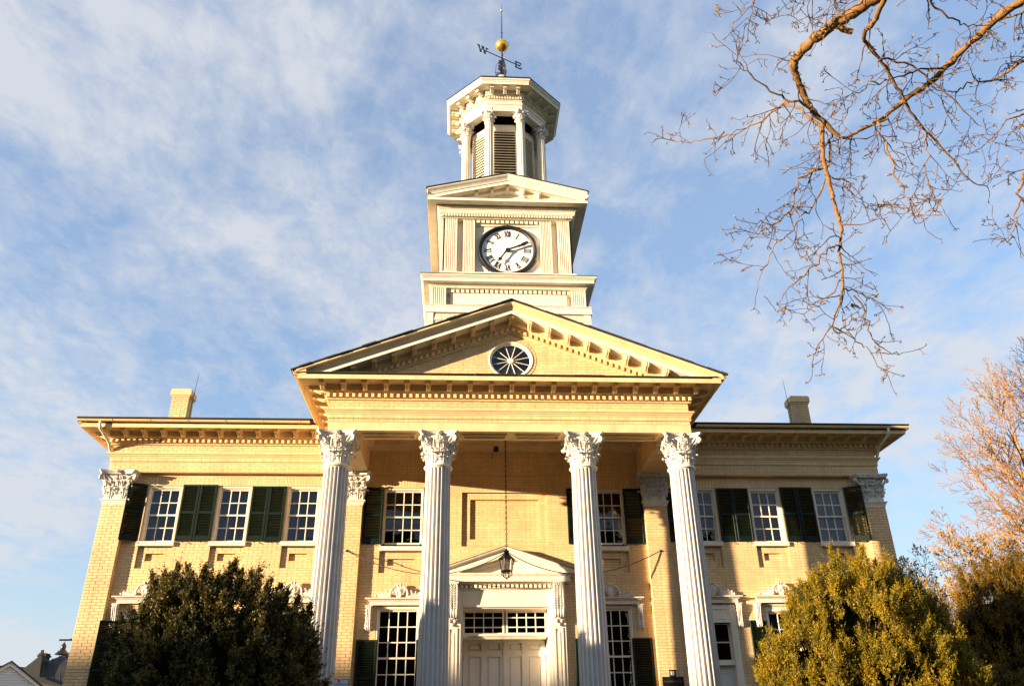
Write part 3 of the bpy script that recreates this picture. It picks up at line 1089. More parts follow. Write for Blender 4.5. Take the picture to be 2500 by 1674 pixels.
# ------------------------------------------------------------------ columns and capitals
def shaft_mesh(z0, z1, r0, r1, flutes=20, m='column_paint', rings=14, depth=.16, astragal=True):
    mb = MB()
    per = 8
    n = flutes * per
    rows = []
    zs = [z0 + (z1 - z0) * i / rings for i in range(rings + 1)]
    zs = [z0, z0 + .04] + zs[1:-1] + [z1 - .08, z1 - .03, z1 - .012, z1]
    zs = sorted(zs)
    for z in zs:
        t = (z - z0) / (z1 - z0)
        r = r0 + (r1 - r0) * (t ** 1.6)
        if z > z1 - .02 or z < z0 + .02: amp = 0
        elif z > z1 - .04: amp = .75
        else: amp = 1
        row = []
        for k in range(n):
            u = (k % per) / per
            # flat fillet then a scooped flute
            g = 0 if u < .26 else math.sin(PI * (u - .26) / .74) ** .5
            rr = r * (1 - depth * amp * g)
            a = 2 * PI * k / n
            row.append((rr * math.cos(a), rr * math.sin(a), z))
        rows.append(row)
    mb.grid(rows, close=True, caps=True)
    return mb.mesh('shaft', m, 35)

def spiral(c, e1, e2, r0, turns, n, a0=0.0, r1=.01):
    out = []
    for i in range(n + 1):
        t = i / n
        r = r0 * (1 - t) + r1 * t
        a = a0 + turns * 2 * PI * t
        out.append(Vector(c) + Vector(e1) * (r * math.cos(a)) + Vector(e2) * (r * math.sin(a)))
    return out

def leaf(mb, base, out, h, w, throw=.12, lobes=3):
    """acanthus leaf: rises from base along +z, curls over towards out; closed body"""
    base = Vector(base); out = Vector(out).normalized(); up = Vector((0, 0, 1)); side = up.cross(out)
    path = [(0, 0), (.012, .22), (.02, .45), (.035, .66), (.065, .85), (.11, .97), (.15, .99), (.172, .93), (.165, .86)]
    wid = [.62, .86, 1.0, 1.02, .96, .80, .58, .36, .14]
    rows = []
    k = throw / .16
    for i, ((o, z), ww) in enumerate(zip(path, wid)):
        c = base + out * (o * k) + up * (z * h)
        half = w / 2 * ww * (1.0 if i % 2 == 0 else .80)
        tn = out if i < 5 else (out * .4 + up * .9).normalized()
        row = []
        for s, b in ((-1, -.018), (-.55, .006), (-.2, -.004), (0, .016), (.2, -.004), (.55, .006), (1, -.018)):
            row.append(c + side * (s * half) + tn * b)
        for s in (1, 0, -1):
            row.append(c + side * (s * half * .9) - tn * (.02 + .014 * (1 - abs(s))))
        rows.append(row)
    mb.grid(rows, close=True, caps=True)
    tip = base + out * (.15 * k) + up * (h * .93)
    # the rolled tip
    mb.tube([tip - side * w * .34, tip - side * w * .15 + up * .008, tip + side * w * .15 + up * .008, tip + side * w * .34], [.012, .026, .026, .012], 7)
    for s in (-1, 1):
        p = base + out * (.06 * k) + up * (h * .60) + side * (s * w * .46)
        mb.ball(p, .020, 6, 4)

def abacus(mb, a, z0, z1, y0=None, cut=.055, dip=.085, n=8):
    """concave-sided slab; a = half width at the horns"""
    def plan(sc, dip):
        pts = []
        for q in range(4):
            ang = q * PI / 2
            ca, sa = math.cos(ang), math.sin(ang)
            for i in range(n + 1):
                t = -1 + 2 * i / n
                x = t * (a * sc - cut)
                y = -(a * sc) + dip * (1 - t * t)
                pts.append((x * ca - y * sa, x * sa + y * ca))
        return pts
    zs = [(z0, .88), (z0 + (z1 - z0) * .45, .93), (z0 + (z1 - z0) * .5, .97), (z0 + (z1 - z0) * .62, .975), (z0 + (z1 - z0) * .66, .995), (z1, 1.0)]
    mb.grid([[(x, y, z) for x, y in plan(sc, dip)] for z, sc in zs], close=True, caps=True)

def capital_mesh(r=.262, h=.68, a=.437, m='carved_paint'):
    mb = MB()
    bell = [(r - .005, 0), (r, .02), (r + .003, h * .3), (r + .015, h * .55), (r + .05, h * .75), (r + .095, h * .83), (r + .10, h * .86), (r + .06, h * .87)]
    mb.lathe(bell, 28)
    for k in range(8):
        t = 2 * PI * k / 8 + PI / 8
        o = (math.cos(t), math.sin(t))
        leaf(mb, (o[0] * (r + .004), o[1] * (r + .004), .0), (*o, 0), h * .40, .195, .125)
    for k in range(8):
        t = 2 * PI * k / 8
        o = (math.cos(t), math.sin(t))
        leaf(mb, (o[0] * (r + .006), o[1] * (r + .006), h * .18), (*o, 0), h * .50, .18, .14)
    for q in range(4):
        t = PI / 4 + q * PI / 2
        o = Vector((math.cos(t), math.sin(t), 0)); s = Vector((-o.y, o.x, 0)); up = Vector((0, 0, 1))
        c = o * (a * 1.16) + up * (h * .76)
        for sd in (-1, 1):
            st = o * (r + .03) + s * (sd * .075) + up * (h * .50)
            mid = o * (r + .10) + s * (sd * .07) + up * (h * .70)
            md2 = o * (a * 1.02) + s * (sd * .05) + up * (h * .838)
            sp = spiral(c + s * sd * .028, o, up, .066, 1.6, 16, PI * .55, .012)
            # wind outwards and under
            sp = [c + s * sd * .028 + o * (.062 * (1 - i / 16 * .8) * math.cos(PI * .55 - i / 16 * 3.2 * PI)) + up * (.062 * (1 - i / 16 * .8) * math.sin(PI * .55 - i / 16 * 3.2 * PI)) for i in range(17)]
            mb.tube([st, mid, md2] + sp, [.022, .022, .02] + [.017] * 17, 6)
        mb.ball(c, .032, 8, 5, (1, 1, 1))
        leaf(mb, o * (r + .06) + up * (h * .44), o, h * .27, .13, .13)
        # helices under the middle of each side
        t = q * PI / 2
        o = Vector((math.cos(t), math.sin(t), 0)); s = Vector((-o.y, o.x, 0))
        for sd in (-1, 1):
            c = o * (r + .115) + s * (sd * .052) + up * (h * .765)
            sp = [c + s * (sd * -.045 * (1 - i / 12 * .75) * math.cos(PI * .9 - i / 12 * 2.6 * PI)) + up * (.045 * (1 - i / 12 * .75) * math.sin(PI * .9 - i / 12 * 2.6 * PI)) for i in range(13)]
            st = o * (r + .04) + s * (sd * .11) + up * (h * .50)
            mb.tube([st, o * (r + .08) + s * (sd * .105) + up * (h * .66)] + sp, [.016] * 2 + [.013] * 13, 6)
        # fleuron on the abacus
        c = o * (a - .07) + up * (h * .935)
        mb.ball(c, .03, 8, 5)
        for i in range(6):
            b = 2 * PI * i / 6
            mb.ball(c + s * (.045 * math.cos(b)) + up * (.045 * math.sin(b)) - o * .008, .024, 6, 4)
    abacus(mb, a, h * .865, h, dip=.10)
    return mb.mesh('capital', m, 45)

def columns():
    zb = 1.30
    znk = 7.15
    sh = shaft_mesh(zb + .34, znk - .05, .312, .266, 20)
    cap = capital_mesh(.258, ZA - znk - .002, .437)
    ast = MB().lathe([(.25, -.05), (.268, -.05), (.275, -.035), (.29, -.032), (.308, -.022), (.313, -.004), (.306, .012), (.285, .02), (.272, .022), (.27, .034), (.25, .035)], 40).mesh('astragal', 'white_paint', 40)
    bs = MB()
    bs.box(-.44, .44, -.44, .44, 0, .12)
    bs.lathe([(.3, .12), (.40, .12), (.425, .15), (.425, .18), (.40, .21), (.36, .215), (.345, .235), (.36, .255), (.375, .275), (.37, .30), (.34, .315), (.32, .34), (.2, .34)], 40)
    bs = bs.mesh('base', 'column_paint', 40)
    for x in COLS:
        e = empty('column', HALL, (x, COLY, 0))
        link('shaft', sh, e)
        link('astragal', ast, e, (0, 0, znk - .01))
        link('capital', cap, e, (0, 0, znk))
        link('base', bs, e, (0, 0, zb))
columns()

def pilaster_capitals():
    h, w, m = .68, PH, 'carved_paint'
    mb = MB()
    d = PD
    # bell: a flaring block
    rows = []
    for z, g in ((0, 0), (h * .4, .006), (h * .62, .02), (h * .78, .06), (h * .86, .075)):
        rows.append([(-w - g, .05, z), (-w - g, -d - g, z), (w + g, -d - g, z), (w + g, .05, z)])
    mb.grid(rows, close=True, caps=True)
    F = (0, -1, 0)
    for x in (-.155, .155):
        leaf(mb, (x, -d - .004, 0), F, h * .40, .215, .11)
    for x in (-w + .01, 0, w - .01):
        leaf(mb, (x, -d - .006, h * .17), F, h * .47, .20 if x == 0 else .17, .13)
    for s in (-1, 1):
        leaf(mb, (s * (w + .003), -.06, 0), (s, 0, 0), h * .40, .15, .11)
        leaf(mb, (s * w, -d * .7, h * .42), (s * .8, -.6, 0), h * .30, .14, .13)
        up = Vector((0, 0, 1)); o = Vector((s * .80, -.60, 0)); sd = Vector((.6, s * .8, 0)) 
        c = Vector((s * (w + .115), -d - .10, h * .76))
        for k in (-1, 1):
            st = Vector((s * .11, -d - .02, h * .46))
            mid = Vector((s * .17, -d - .05, h * .66)); m2 = Vector((s * (w + .02), -d - .085, h * .83))
            sp = [c + sd * (k * .022) + o * (.06 * (1 - i / 16 * .8) * math.cos(PI * .55 - i / 16 * 3.2 * PI)) + up * (.06 * (1 - i / 16 * .8) * math.sin(PI * .55 - i / 16 * 3.2 * PI)) for i in range(17)]
            mb.tube([st, mid, m2] + sp, [.02] * 3 + [.016] * 17, 6)
        mb.ball(c, .03, 8, 5)
        c = Vector((s * .055, -d - .085, h * .765))
        sp = [c + Vector((s * -.042 * (1 - i / 12 * .75) * math.cos(PI * .9 - i / 12 * 2.6 * PI), 0, .042 * (1 - i / 12 * .75) * math.sin(PI * .9 - i / 12 * 2.6 * PI))) for i in range(13)]
        mb.tube([Vector((s * .10, -d - .03, h * .46)), Vector((s * .105, -d - .06, h * .64))] + sp, [.016] * 2 + [.013] * 13, 6)
    c = Vector((0, -d - .20, h * .935))
    mb.ball(c, .03, 8, 5)
    for i in range(6):
        b = 2 * PI * i / 6
        mb.ball(c + Vector((.045 * math.cos(b), .01, .045 * math.sin(b))), .024, 6, 4)
    # abacus with a dipped front
    a = .45
    n = 10
    zs = [(h * .865, .90), (h * .925, .945), (h * .93, .98), (h * .955, .985), (h * .96, 1.0), (h, 1.0)]
    rows = []
    for z, sc in zs:
        row = [(-a * sc, .04, z)]
        row.append((-a * sc, -d - .16 * sc, z))
        for i in range(n + 1):
            t = -1 + 2 * i / n
            row.append((t * (a * sc - .05), -(d + .24 * sc) + .09 * (1 - t * t), z))
        row.append((a * sc, -d - .16 * sc, z))
        row.append((a * sc, .04, z))
        rows.append(row)
    mb.grid(rows, close=True, caps=True)
    me = mb.mesh('capital', m, 45)
    pls = [o for o in HALL.children if o.name.startswith('pilaster')]
    i = 0
    for s in (-1, 1):
        for p in PX:
            link('capital', me, pls[i], (s * p, 0, 7.198))
            i += 1
pilaster_capitals()

# ------------------------------------------------------------------ windows and shutters
_cache = {}
def cached(key, fn):
    if key not in _cache:
        _cache[key] = fn()
    return _cache[key]

def window(cx, z0, z1, half, cols, rows, sillz, outer, curtain=None, seed=0, upper_share=.5, sill=True, topz=None):
    """double-hung window; z0, z1, half measure the glass"""
    e = empty('window', HALL, (cx, 0, 0))
    key = (z0, z1, half, cols, rows, outer)
    topz = topz or z1 + .095
    zm = z0 + (z1 - z0) * (1 - upper_share)
    def casing():
        mb = MB()
        y0, y1 = .035, .15
        mb.box(-outer + .003, -half - .035, y0, y1, z0 - .05, topz - .003)
        mb.box(half + .035, outer - .003, y0, y1, z0 - .05, topz - .003)
        mb.box(-half - .035, half + .035, y0, y1, z1 + .035, topz - .003)
        mb.box(-outer + .02, outer - .02, .004, .035, z1 + .055, topz - .006)      # brick mould
        mb.box(-outer + .004, -outer + .034, .004, .035, z0 - .05, topz - .006)
        mb.box(outer - .034, outer - .004, .004, .035, z0 - .05, topz - .006)
        return mb.mesh('casing', 'sash_paint')
    link('casing', cached(('c',) + key, casing), e)
    ptch = 2 * half / cols
    def sash():
        mb = MB()
        t = .011
        for za, zb, y in ((zm, z1, .075), (z0, zm, .112)):
            n = rows[0] if za == zm else rows[1]
            mb.box(-half - .034, -half, y, y + .034, za - .018, zb + .034 if zb == z1 else zb + .018)
            mb.box(half, half + .034, y, y + .034, za - .018, zb + .034 if zb == z1 else zb + .018)
            lo = .018 if za == zm else .045
            mb.box(-half, half, y - .001, y + .035, za - lo, za + (.018 if za == zm else 0))
            mb.box(-half, half, y - .001, y + .035, zb - (.018 if zb == zm else 0), zb + .034)
            for i in range(1, cols):
                x = -half + i * ptch
                mb.box(x - t, x + t, y + .004, y + .03, za, zb)
            for j in range(1, n):
                z = za + (zb - za) * j / n
                mb.box(-half, half, y + .006, y + .028, z - t, z + t)
        return mb.mesh('sash', 'sash_paint')
    link('sash', cached(('s',) + key, sash), e)
    for za, zb, y, n in ((zm, z1, .092, rows[0]), (z0, zm, .129, rows[1])):
        ph = (zb - za) / n
        def pane():
            return MB().poly([(0, 0, 0), (ptch, 0, 0), (ptch, 0, ph), (0, 0, ph)]).mesh('pane', 'window_glass')
        pm = cached(('p', round(ptch, 4), round(ph, 4)), pane)
        for i in range(cols):
            for j in range(n):
                link('pane', pm, e, (-half + i * ptch, y, za + j * ph))
    if sill:
        mb = MB().cbox(-outer - .035, outer + .035, -.065, .034, sillz - .105, sillz, .008)
        mb.box(-outer + .004, outer - .004, .034, .16, sillz - .10, sillz - .008)
        link('sill', cached(('l', outer, sillz), lambda: mb.mesh('sill', 'white_paint')), e)
    if curtain:
        rnd = random.Random(seed)
        mb = MB()
        kind, cm = curtain
        if kind == 'folds':
            spans = [(-half - .03, half * rnd.uniform(-.25, -.05)), (half * rnd.uniform(.05, .25), half + .03)]
        else:
            spans = [(-half - .03, half + .03)]
        ztop, zlow = z1 + .03, z0 - .04 if kind != 'shade' else z0 + (z1 - z0) * rnd.uniform(.30, .6)
        for a, b in spans:
            n = 40
            def wv(x, ph): return .25 + .022 * math.sin(x * 60 + ph) + .012 * math.sin(x * 23 + ph * 2)
            amp = 0 if kind == 'shade' else 1
            ph = rnd.uniform(0, 6)
            mb.grid([[(a + (b - a) * i / n, (wv(a + (b - a) * i / n, ph) if amp else .22), z) for i in range(n + 1)] for z in (zlow, ztop)])
        mb.obj('curtain', cm, e)
    return e

SLATS = [0]
def shutter(x0, x1, z0, z1, ang=0.0, hinge=1, single=True, n_slat=14, mid=.47):
    """louvred shutter lying on the wall between x0 and x1; ang swings it off the wall about the window side"""
    w = x1 - x0
    h = z1 - z0
    st, top, mr, bot, t = .052, .06, .07, .135, .036
    key = ('sh', round(w, 3), round(h, 3), hinge)
    def frame():
        mb = MB()
        # local: hinge edge at x = 0, panel runs to x = -w (hinge 1) or +w (hinge -1)
        sg = -hinge
        def bx(a, b, c, d, y0=-t, y1=0):
            a, b = sorted((sg * a, sg * b))
            mb.cbox(a, b, y0, y1, c, d, .005)
        bx(0, st, 0, h); bx(w - st, w, 0, h)
        bx(st, w - st, 0, bot, -t + .004, -.002)
        bx(st, w - st, h - top, h, -t + .004, -.002)
        zmid = bot + (h - bot - top) * mid
        bx(st, w - st, zmid - mr / 2, zmid + mr / 2, -t + .004, -.002)
        return mb.mesh('shutter', 'shutter_green')
    me = cached(key, frame)
    xh = x1 if hinge == 1 else x0
    o = link('shutter', me, HALL, (xh, -.012, z0))
    o.rotation_euler = (0, 0, ang * hinge)
    sg = -hinge
    zmid = bot + (h - bot - top) * mid
    cells = [(bot, zmid - mr / 2), (zmid + mr / 2, h - top)]
    def slat():
        a, b = sorted((sg * st, sg * (w - st)))
        mb = MB()
        c, s = math.cos(R(38)), math.sin(R(38))
        prof = [(-.019, -.0035), (.019, -.0035), (.019, .0035), (-.019, .0035)]
        mb.prism_x([(-t / 2 + u * c - v * s, -(u * s + v * c) * -1) for u, v in prof], a, b)
        return mb.mesh('slat', 'shutter_green')
    sm = cached(('sl', round(w, 3), hinge), slat)
    joined = MB()
    for a, b in cells:
        n = max(4, round((b - a) / .0365))
        for i in range(n):
            z = a + (b - a) * (i + .5) / n
            if single and SLATS[0] < 300:
                link('slat', sm, o, (0, 0, z)); SLATS[0] += 1
            else:
                q = MB(); q.v = [tuple(v.co) for v in sm.vertices]; q.f = [tuple(p.vertices) for p in sm.polygons]
                joined.add(q, Matrix.Translation((0, 0, z)))
    if joined.v:
        j = joined.obj('slats', 'shutter_green', o); j['kind'] = 'stuff'
    # catch at the foot
    mb = MB().tube([(sg * w * .5, -t, -.012), (sg * w * .5, -t - .03, -.03), (sg * w * .5 + .03, -t - .03, -.045)], .010, 5)
    link('shutter_catch', cached(('k', round(w, 3), hinge), lambda: mb.mesh('shutter_catch', 'rusty_iron')), o)
    return o

def hood(cx, half, z, crest=True):
    """moulded hood over a lower window, on two carved consoles, with a carved crest"""
    e = empty('window_hood', HALL, (cx, 0, 0))
    mb = MB()
    hw = half + .27
    mb.sweep([(-hw + .13, .0), (-hw + .13, -.10), (hw - .13, -.10), (hw - .13, .0)],
             [(-.05, z - .155), (.0, z - .155), (.0, z - .075), (.018, z - .07), (.035, z - .055), (.05, z - .035), (.10, z - .03), (.10, z - .005), (.115, z), (-.05, z + .02)])
    link('cornice', cached(('hc', half, z), lambda: mb.mesh('cornice', 'white_paint')), e)
    def console():
        m = MB()
        h = .56
        prof = [(0, 0), (-.115, 0), (-.125, -.03), (-.12, -.10), (-.10, -.18), (-.075, -.27), (-.06, -.35), (-.062, -.40), (-.075, -.44), (-.075, -.49), (-.05, -.53), (-.02, -h), (0, -h)]
        m.prism_x([(y, zz) for y, zz in prof], -.06, .06)
        m.box(-.075, .075, -.14, 0, -.022, .0)
        for k in (-1, 0, 1):
            m.tube([(k * .04, y - .006, zz) for y, zz in prof[2:11]], .015 if k else .012, 6)
        for i, (y, zz) in enumerate(prof[2:10]):
            for k in (-1, 1):
                m.ball((k * .058, y + .02, zz), .024, 6, 4)
        m.ball((0, -.115, -.06), .035, 8, 5)
        m.ball((0, -.07, -.465), .035, 8, 5)
        return m.mesh('console', 'carved_paint', 50)
    cm = cached('console', console)
    for s in (-1, 1):
        link('console', cm, e, (s * (half + .15), 0, z - .158))
    def crest_mesh():
        m = MB()
        y = -.11
        # shell fan between two swelling scrolls
        for k in range(-3, 4):
            a = k * .27
            tip = (math.sin(a) * .14, y, .03 + math.cos(a) * .23)
            m.tube([(k * .012, y, .0), (math.sin(a) * .07, y - .03, .02 + math.cos(a) * .12), tip], [.016, .024, .012], 6)
        for s in (-1, 1):
            m.ball((s * .033, y - .01, .275), .036, 8, 6)
            m.tube([(s * .20, y, 0), (s * .205, y - .01, .07), (s * .19, y - .015, .14), (s * .155, y - .015, .20), (s * .10, y - .01, .235), (s * .05, y, .245)], [.02, .03, .03, .026, .02, .012], 7)
            for i in range(4):
                m.tube([(s * (.06 + i * .02), y - .02, .05 + i * .045), (s * (.115 + i * .012), y - .035, .075 + i * .04), (s * (.13 + i * .01), y - .01, .055 + i * .04)], [.012, .014, .008], 5)
            x = .22
            for i, (r, hh) in enumerate(((.055, .07), (.045, .052), (.034, .038))):
                c = Vector((s * (x + r), y, hh + .012))
                sp = [c + Vector((s * r * (1 - q / 14 * .8) * math.cos(PI - q / 14 * 3 * PI), 0, r * (1 - q / 14 * .8) * math.sin(PI - q / 14 * 3 * PI) * (1 if i % 2 == 0 else -1))) for q in range(15)]
                m.tube([Vector((s * (x - .04), y, .012))] + sp, [.018] + [.016] * 15, 6)
                m.ball(c + Vector((s * .012, -.012, .03 + hh * .4)), .02, 6, 5)
                x += r * 2.1
            m.tube([(s * .21, y, .012), (s * .36, y, .01), (s * (x + .03), y, .02)], [.03, .022, .012], 6)
            m.ball((s * (x + .03), y - .005, .035), .026, 7, 5)
        return m.mesh('crest', 'carved_paint', 50)
    if crest:
        link('crest', cached('crest', crest_mesh), e, (0, 0, z + .018))
    return e

def all_windows():
    folds = ('folds', 'curtain_cloth')
    cur = {(-1, 0): ('folds', 'curtain_cloth'), (-1, 1): folds, (-1, 2): folds, (1, 0): ('full', 'pale_curtain'), (1, 1): ('folds', 'curtain_cloth'), (1, 2): None}
    for s in (-1, 1):
        for i, x in enumerate(UPW):
            window(s * x, ZU0, ZU1, .316, 3, (2, 2), 6.205, .40, cur[(s, i)], seed=i + 3 * s, topz=7.568)
        window(s * 2.507, 6.207, 7.452, .4275, 4, (2, 2), 6.09, .50, ('shade', 'curtain_cloth') if s < 0 else None, seed=7, topz=7.543)
        window(s * 2.507, 2.55, 4.594, .4245, 4, (3, 3), 2.50, .50, None, topz=4.698, sill=True)
        hood(s * 2.507, .53, 4.872)
        for i, x in enumerate(UPW):
            hood(s * x, .46, 4.935 if s < 0 else 4.895)
            if s > 0 and i == 2:
                continue
            window(s * x, 2.40, 4.50, .325, 3, (3, 3), 2.34, .42, ('shade', 'curtain_cloth'), seed=i, topz=4.655)
    # shutters, nearest and largest first
    zt, zb = 7.600, 6.215
    L = [(-3.47, -2.995, 6.15, 7.545, 0.0, 1), (2.995, 3.47, 6.15, 7.545, 0.0, -1),
         (-3.43, -2.945, 2.35, 3.963, 0.0, 1), (2.945, 3.43, 2.35, 3.963, 0.0, -1)]
    L += [(-9.19, -8.755, zb, zt, R(24), 1), (-7.895, -7.490, zb, zt, 0, -1), (-7.475, -7.066, zb, zt, 0, 1), (-6.222, -5.815, zb, zt - .03, 0, -1), (-5.80, -5.394, zb - .02, zt - .03, 0, 1)]
    L += [(5.394, 5.80, zb, zt - .03, 0, -1), (5.815, 6.222, zb, zt - .03, 0, 1), (7.066, 7.475, zb, zt, 0, -1), (7.49, 7.895, zb, zt, 0, 1), (8.755, 9.19, zb, zt, R(30), -1)]
    L += [(-4.53, -4.10, zb, zt - .03, 0, -1), (4.10, 4.53, zb, zt - .03, 0, 1), (-2.02, -1.56, 6.15, 7.545, 0, -1), (1.56, 2.02, 6.15, 7.545, 0, 1)]
    L += [(-2.07, -1.60, 2.35, 3.963, 0, -1), (1.60, 2.07, 2.35, 3.963, 0, 1)]
    L += [(-9.21, -8.78, 2.35, 4.40, R(24), 1), (5.80, 6.22, 2.35, 4.345, 0, 1), (7.07, 7.49, 2.35, 4.345, 0, -1), (-7.87, -7.44, 2.35, 4.40, 0, -1)]
    for q in L:
        shutter(*q)
all_windows()

def side_door():
    """white door with a small transom below the last right-hand window beside the portico"""
    cx = UPW[2]
    e = empty('side_door', HALL, (cx, 0, 0))
    mb = MB()
    mb.box(-.53, -.37, -.03, .2, 1.3, 4.70); mb.box(.37, .53, -.03, .2, 1.3, 4.70)
    mb.box(-.37, .37, -.02, .2, 4.33, 4.70)
    mb.box(-.37, .37, .0, .2, 3.36, 3.46)
    mb.box(-.36, .36, -.035, -.02, 4.37, 4.41); mb.box(-.36, .36, -.035, -.02, 4.60, 4.64); mb.box(-.36, -.32, -.035, -.02, 4.41, 4.60); mb.box(.32, .36, -.035, -.02, 4.41, 4.60)
    mb.box(-.40, .40, -.06, .0, 4.295, 4.33)
    mb.obj('casing', 'white_paint', e)
    mb = MB()
    for x in (-.365, -.012, .34):
        mb.box(x, x + .024, .12, .15, 3.46, 4.30)
    for z in (3.46, 3.86, 4.27):
        mb.box(-.36, .36, .122, .148, z, z + .024)
    mb.obj('sash', 'white_paint', e)
    for i in range(2):
        for j in range(2):
            MB().poly([(-.36 + i * .36, .135, 3.46 + j * .41), (i * .36, .135, 3.46 + j * .41), (i * .36, .135, 3.87 + j * .41), (-.36 + i * .36, .135, 3.87 + j * .41)]).obj('pane', 'window_glass', e)
    mb = MB().box(-.368, .368, .13, .17, 1.32, 3.36)
    for x in (-.31, .03):
        for z0, z1 in ((1.5, 2.1), (2.25, 3.22)):
            for a, b, c, d in ((x, x + .28, z1 - .02, z1), (x, x + .28, z0, z0 + .02), (x, x + .02, z0 + .02, z1 - .02), (x + .26, x + .28, z0 + .02, z1 - .02)):
                mb.box(a, b, .115, .13, c, d)
    mb.obj('door_leaf', 'door_paint', e)
side_door()

# ------------------------------------------------------------------ main door
def main_door():
    e = empty('main_doorway', HALL)
    # side pilasters with sunk panels
    mb = MB()
    for s in (-1, 1):
        a, b = sorted((s * 1.055, s * 1.40))
        mb.box(a, b, -.10, .01, 1.3, 5.21)
        c, d = sorted((s * 1.125, s * 1.33))
        for x0, x1, z0, z1 in ((c, d, 4.17, 4.20), (c, d, 1.5, 1.53), (c, c + .025, 1.53, 4.17), (d - .025, d, 1.53, 4.17)):
            mb.box(x0, x1, -.122, -.10, z0, z1)
        mb.box(c + .075, d - .075, -.115, -.10, 1.6, 4.10)
        # inner jamb
        a, b = sorted((s * 1.0, s * 1.055))
        mb.box(a, b, -.06, .80, 1.3, 4.69)
    mb.box(-1.055, 1.055, -.06, .01, 4.695, 5.21)
    mb.box(-1.055, 1.055, -.085, -.06, 4.665, 4.705)
    mb.box(-1.0, 1.0, -.03, .60, 4.64, 4.69)
    mb.obj('surround', 'white_paint', e)
    # cornice and pediment
    hw = 1.52
    mb = MB().sweep([(-hw, 0.0), (-hw, -.30), (hw, -.30), (hw, 0.0)], [(-.3, 5.212), (0, 5.212), (0, 5.335), (.02, 5.345), (.045, 5.385), (.05, 5.40), (-.3, 5.41)])
    mb.obj('cornice', 'white_paint', e)
    ap, sl = 6.02, .335
    mb = MB().rake([(-.0, 0), (.36, 0), (.36, -.02), (.34, -.05), (.30, -.075), (.29, -.10), (.0, -.10)], 1.66, ap, sl, 0.0)
    mb.obj('raking_crown', 'white_paint', e)
    mb = MB().rake([(-.0, -.099), (.28, -.099), (.28, -.225), (.26, -.225), (.25, -.20), (.10, -.20), (.10, -.26), (.08, -.29), (.0, -.30)], 1.50, ap, sl, 0.0)
    mb.obj('raking_fascia', 'white_paint', e)
    mb = MB().poly([(-1.1, -.06, 5.40), (1.1, -.06, 5.40), (0, -.06, 5.78)])
    mb.obj('tympanum', 'white_paint', e)
    mb = MB().rake([(-.0, .003), (.37, .003), (.37, .02), (0, .02)], 1.68, ap, sl, 0.0)
    mb.obj('flashing', 'stone_grey', e)
    # dentils
    mb = MB().sweep([(-1.09, -.10), (1.09, -.10)], [(-.06, 5.065), (.0, 5.065), (.0, 5.085), (-.045, 5.09), (-.045, 5.175), (.07, 5.18), (.09, 5.212), (-.06, 5.212)])
    mb.obj('dentil_band', 'white_paint', e)
    me = block_mesh('dentil', .062, .095, .082, 'white_paint')
    for i in range(20):
        link('dentil', me, e, (-1.035 + i * .10895, -.056, 5.088))
    # tall carved consoles
    def console():
        m = MB()
        prof = [(0, 0), (-.19, 0), (-.20, -.04), (-.195, -.15), (-.175, -.30), (-.15, -.45), (-.13, -.58), (-.135, -.66), (-.15, -.70), (-.15, -.75), (-.12, -.79), (-.05, -.80), (0, -.80)]
        m.prism_x(prof, -.125, .125)
        m.box(-.135, .135, -.205, 0, -.02, 0)
        for k in (-.085, .0, .085):
            m.tube([(k, y - .004, z) for y, z in prof[2:8]], .02 if k else .016, 6)
        # feathered leaf down the front
        for c in (-.07, .07):
            for i in range(11):
                t = i / 10
                z = -.05 - t * .56
                y = -.20 + .07 * t
                for s in (-1, 1):
                    m.tube([(c, y - .012, z), (c + s * .032, y - .024, z - .035), (c + s * .052, y - .008, z - .085)], [.013, .014, .006], 5)
        for k in (-.09, -.03, .03, .09):
            m.tube([(k, -.13, -.60), (k, -.165, -.66), (k, -.17, -.73), (k, -.13, -.785)], [.02, .034, .034, .016], 7)
        # pendant leaf below
        leaf(m, (0, -.02, -.97), (0, -1, 0), .17, .17, .07)
        for s in (-1, 1):
            m.ball((s * .06, -.05, -.86), .045, 8, 5)
        m.ball((0, -.04, -.955), .03, 8, 5)
        return m.mesh('console', 'carved_paint', 50)
    cm = console()
    for s in (-1, 1):
        link('console', cm, e, (s * 1.245, -.10, 5.205))
    # transom window: two lights of four by three panes
    for a, b in ((-.955, -.065), (.062, .946)):
        zs = [4.136, 4.262, 4.478, 4.594]
        mb = MB()
        t = .011
        mb.box(a - .045, a, .28, .33, 4.10, 4.64); mb.box(b, b + .045, .28, .33, 4.10, 4.64)
        mb.box(a, b, .28, .33, 4.10, 4.136); mb.box(a, b, .28, .33, 4.594, 4.64)
        for i in range(1, 4):
            x = a + (b - a) * i / 4
            mb.box(x - t, x + t, .285, .325, 4.136, 4.594)
        for z in zs[1:3]:
            mb.box(a, b, .288, .323, z - t, z + t)
        mb.obj('transom_sash', 'sash_paint', e)
        for i in range(4):
            for j in range(3):
                x0, x1 = a + (b - a) * i / 4, a + (b - a) * (i + 1) / 4
                MB().poly([(x0, .31, zs[j]), (x1, .31, zs[j]), (x1, .31, zs[j + 1]), (x0, .31, zs[j + 1])]).obj('pane', 'window_glass', e)
    mb = MB().box(-1.0, 1.0, .12, .60, 4.022, 4.10)
    mb.sweep([(-1.0, .12), (1.0, .12)], [(-.01, 4.03), (.03, 4.04), (.045, 4.06), (.03, 4.085), (-.01, 4.09)])
    for s in (-1, 1):
        a, b = sorted((s * .90, s * 1.0))
        mb.box(a, b, .03, .12, 4.015, 4.085)
    mb.obj('transom_bar', 'white_paint', e)
    # twisted rope moulding
    mb = MB()
    pts, rad = [], []
    for i in range(41):
        x = -.93 + 1.86 * i / 40
        mb.tube([(x - .02, .16, 3.985), (x + .02, .14, 4.015)], .013, 5)
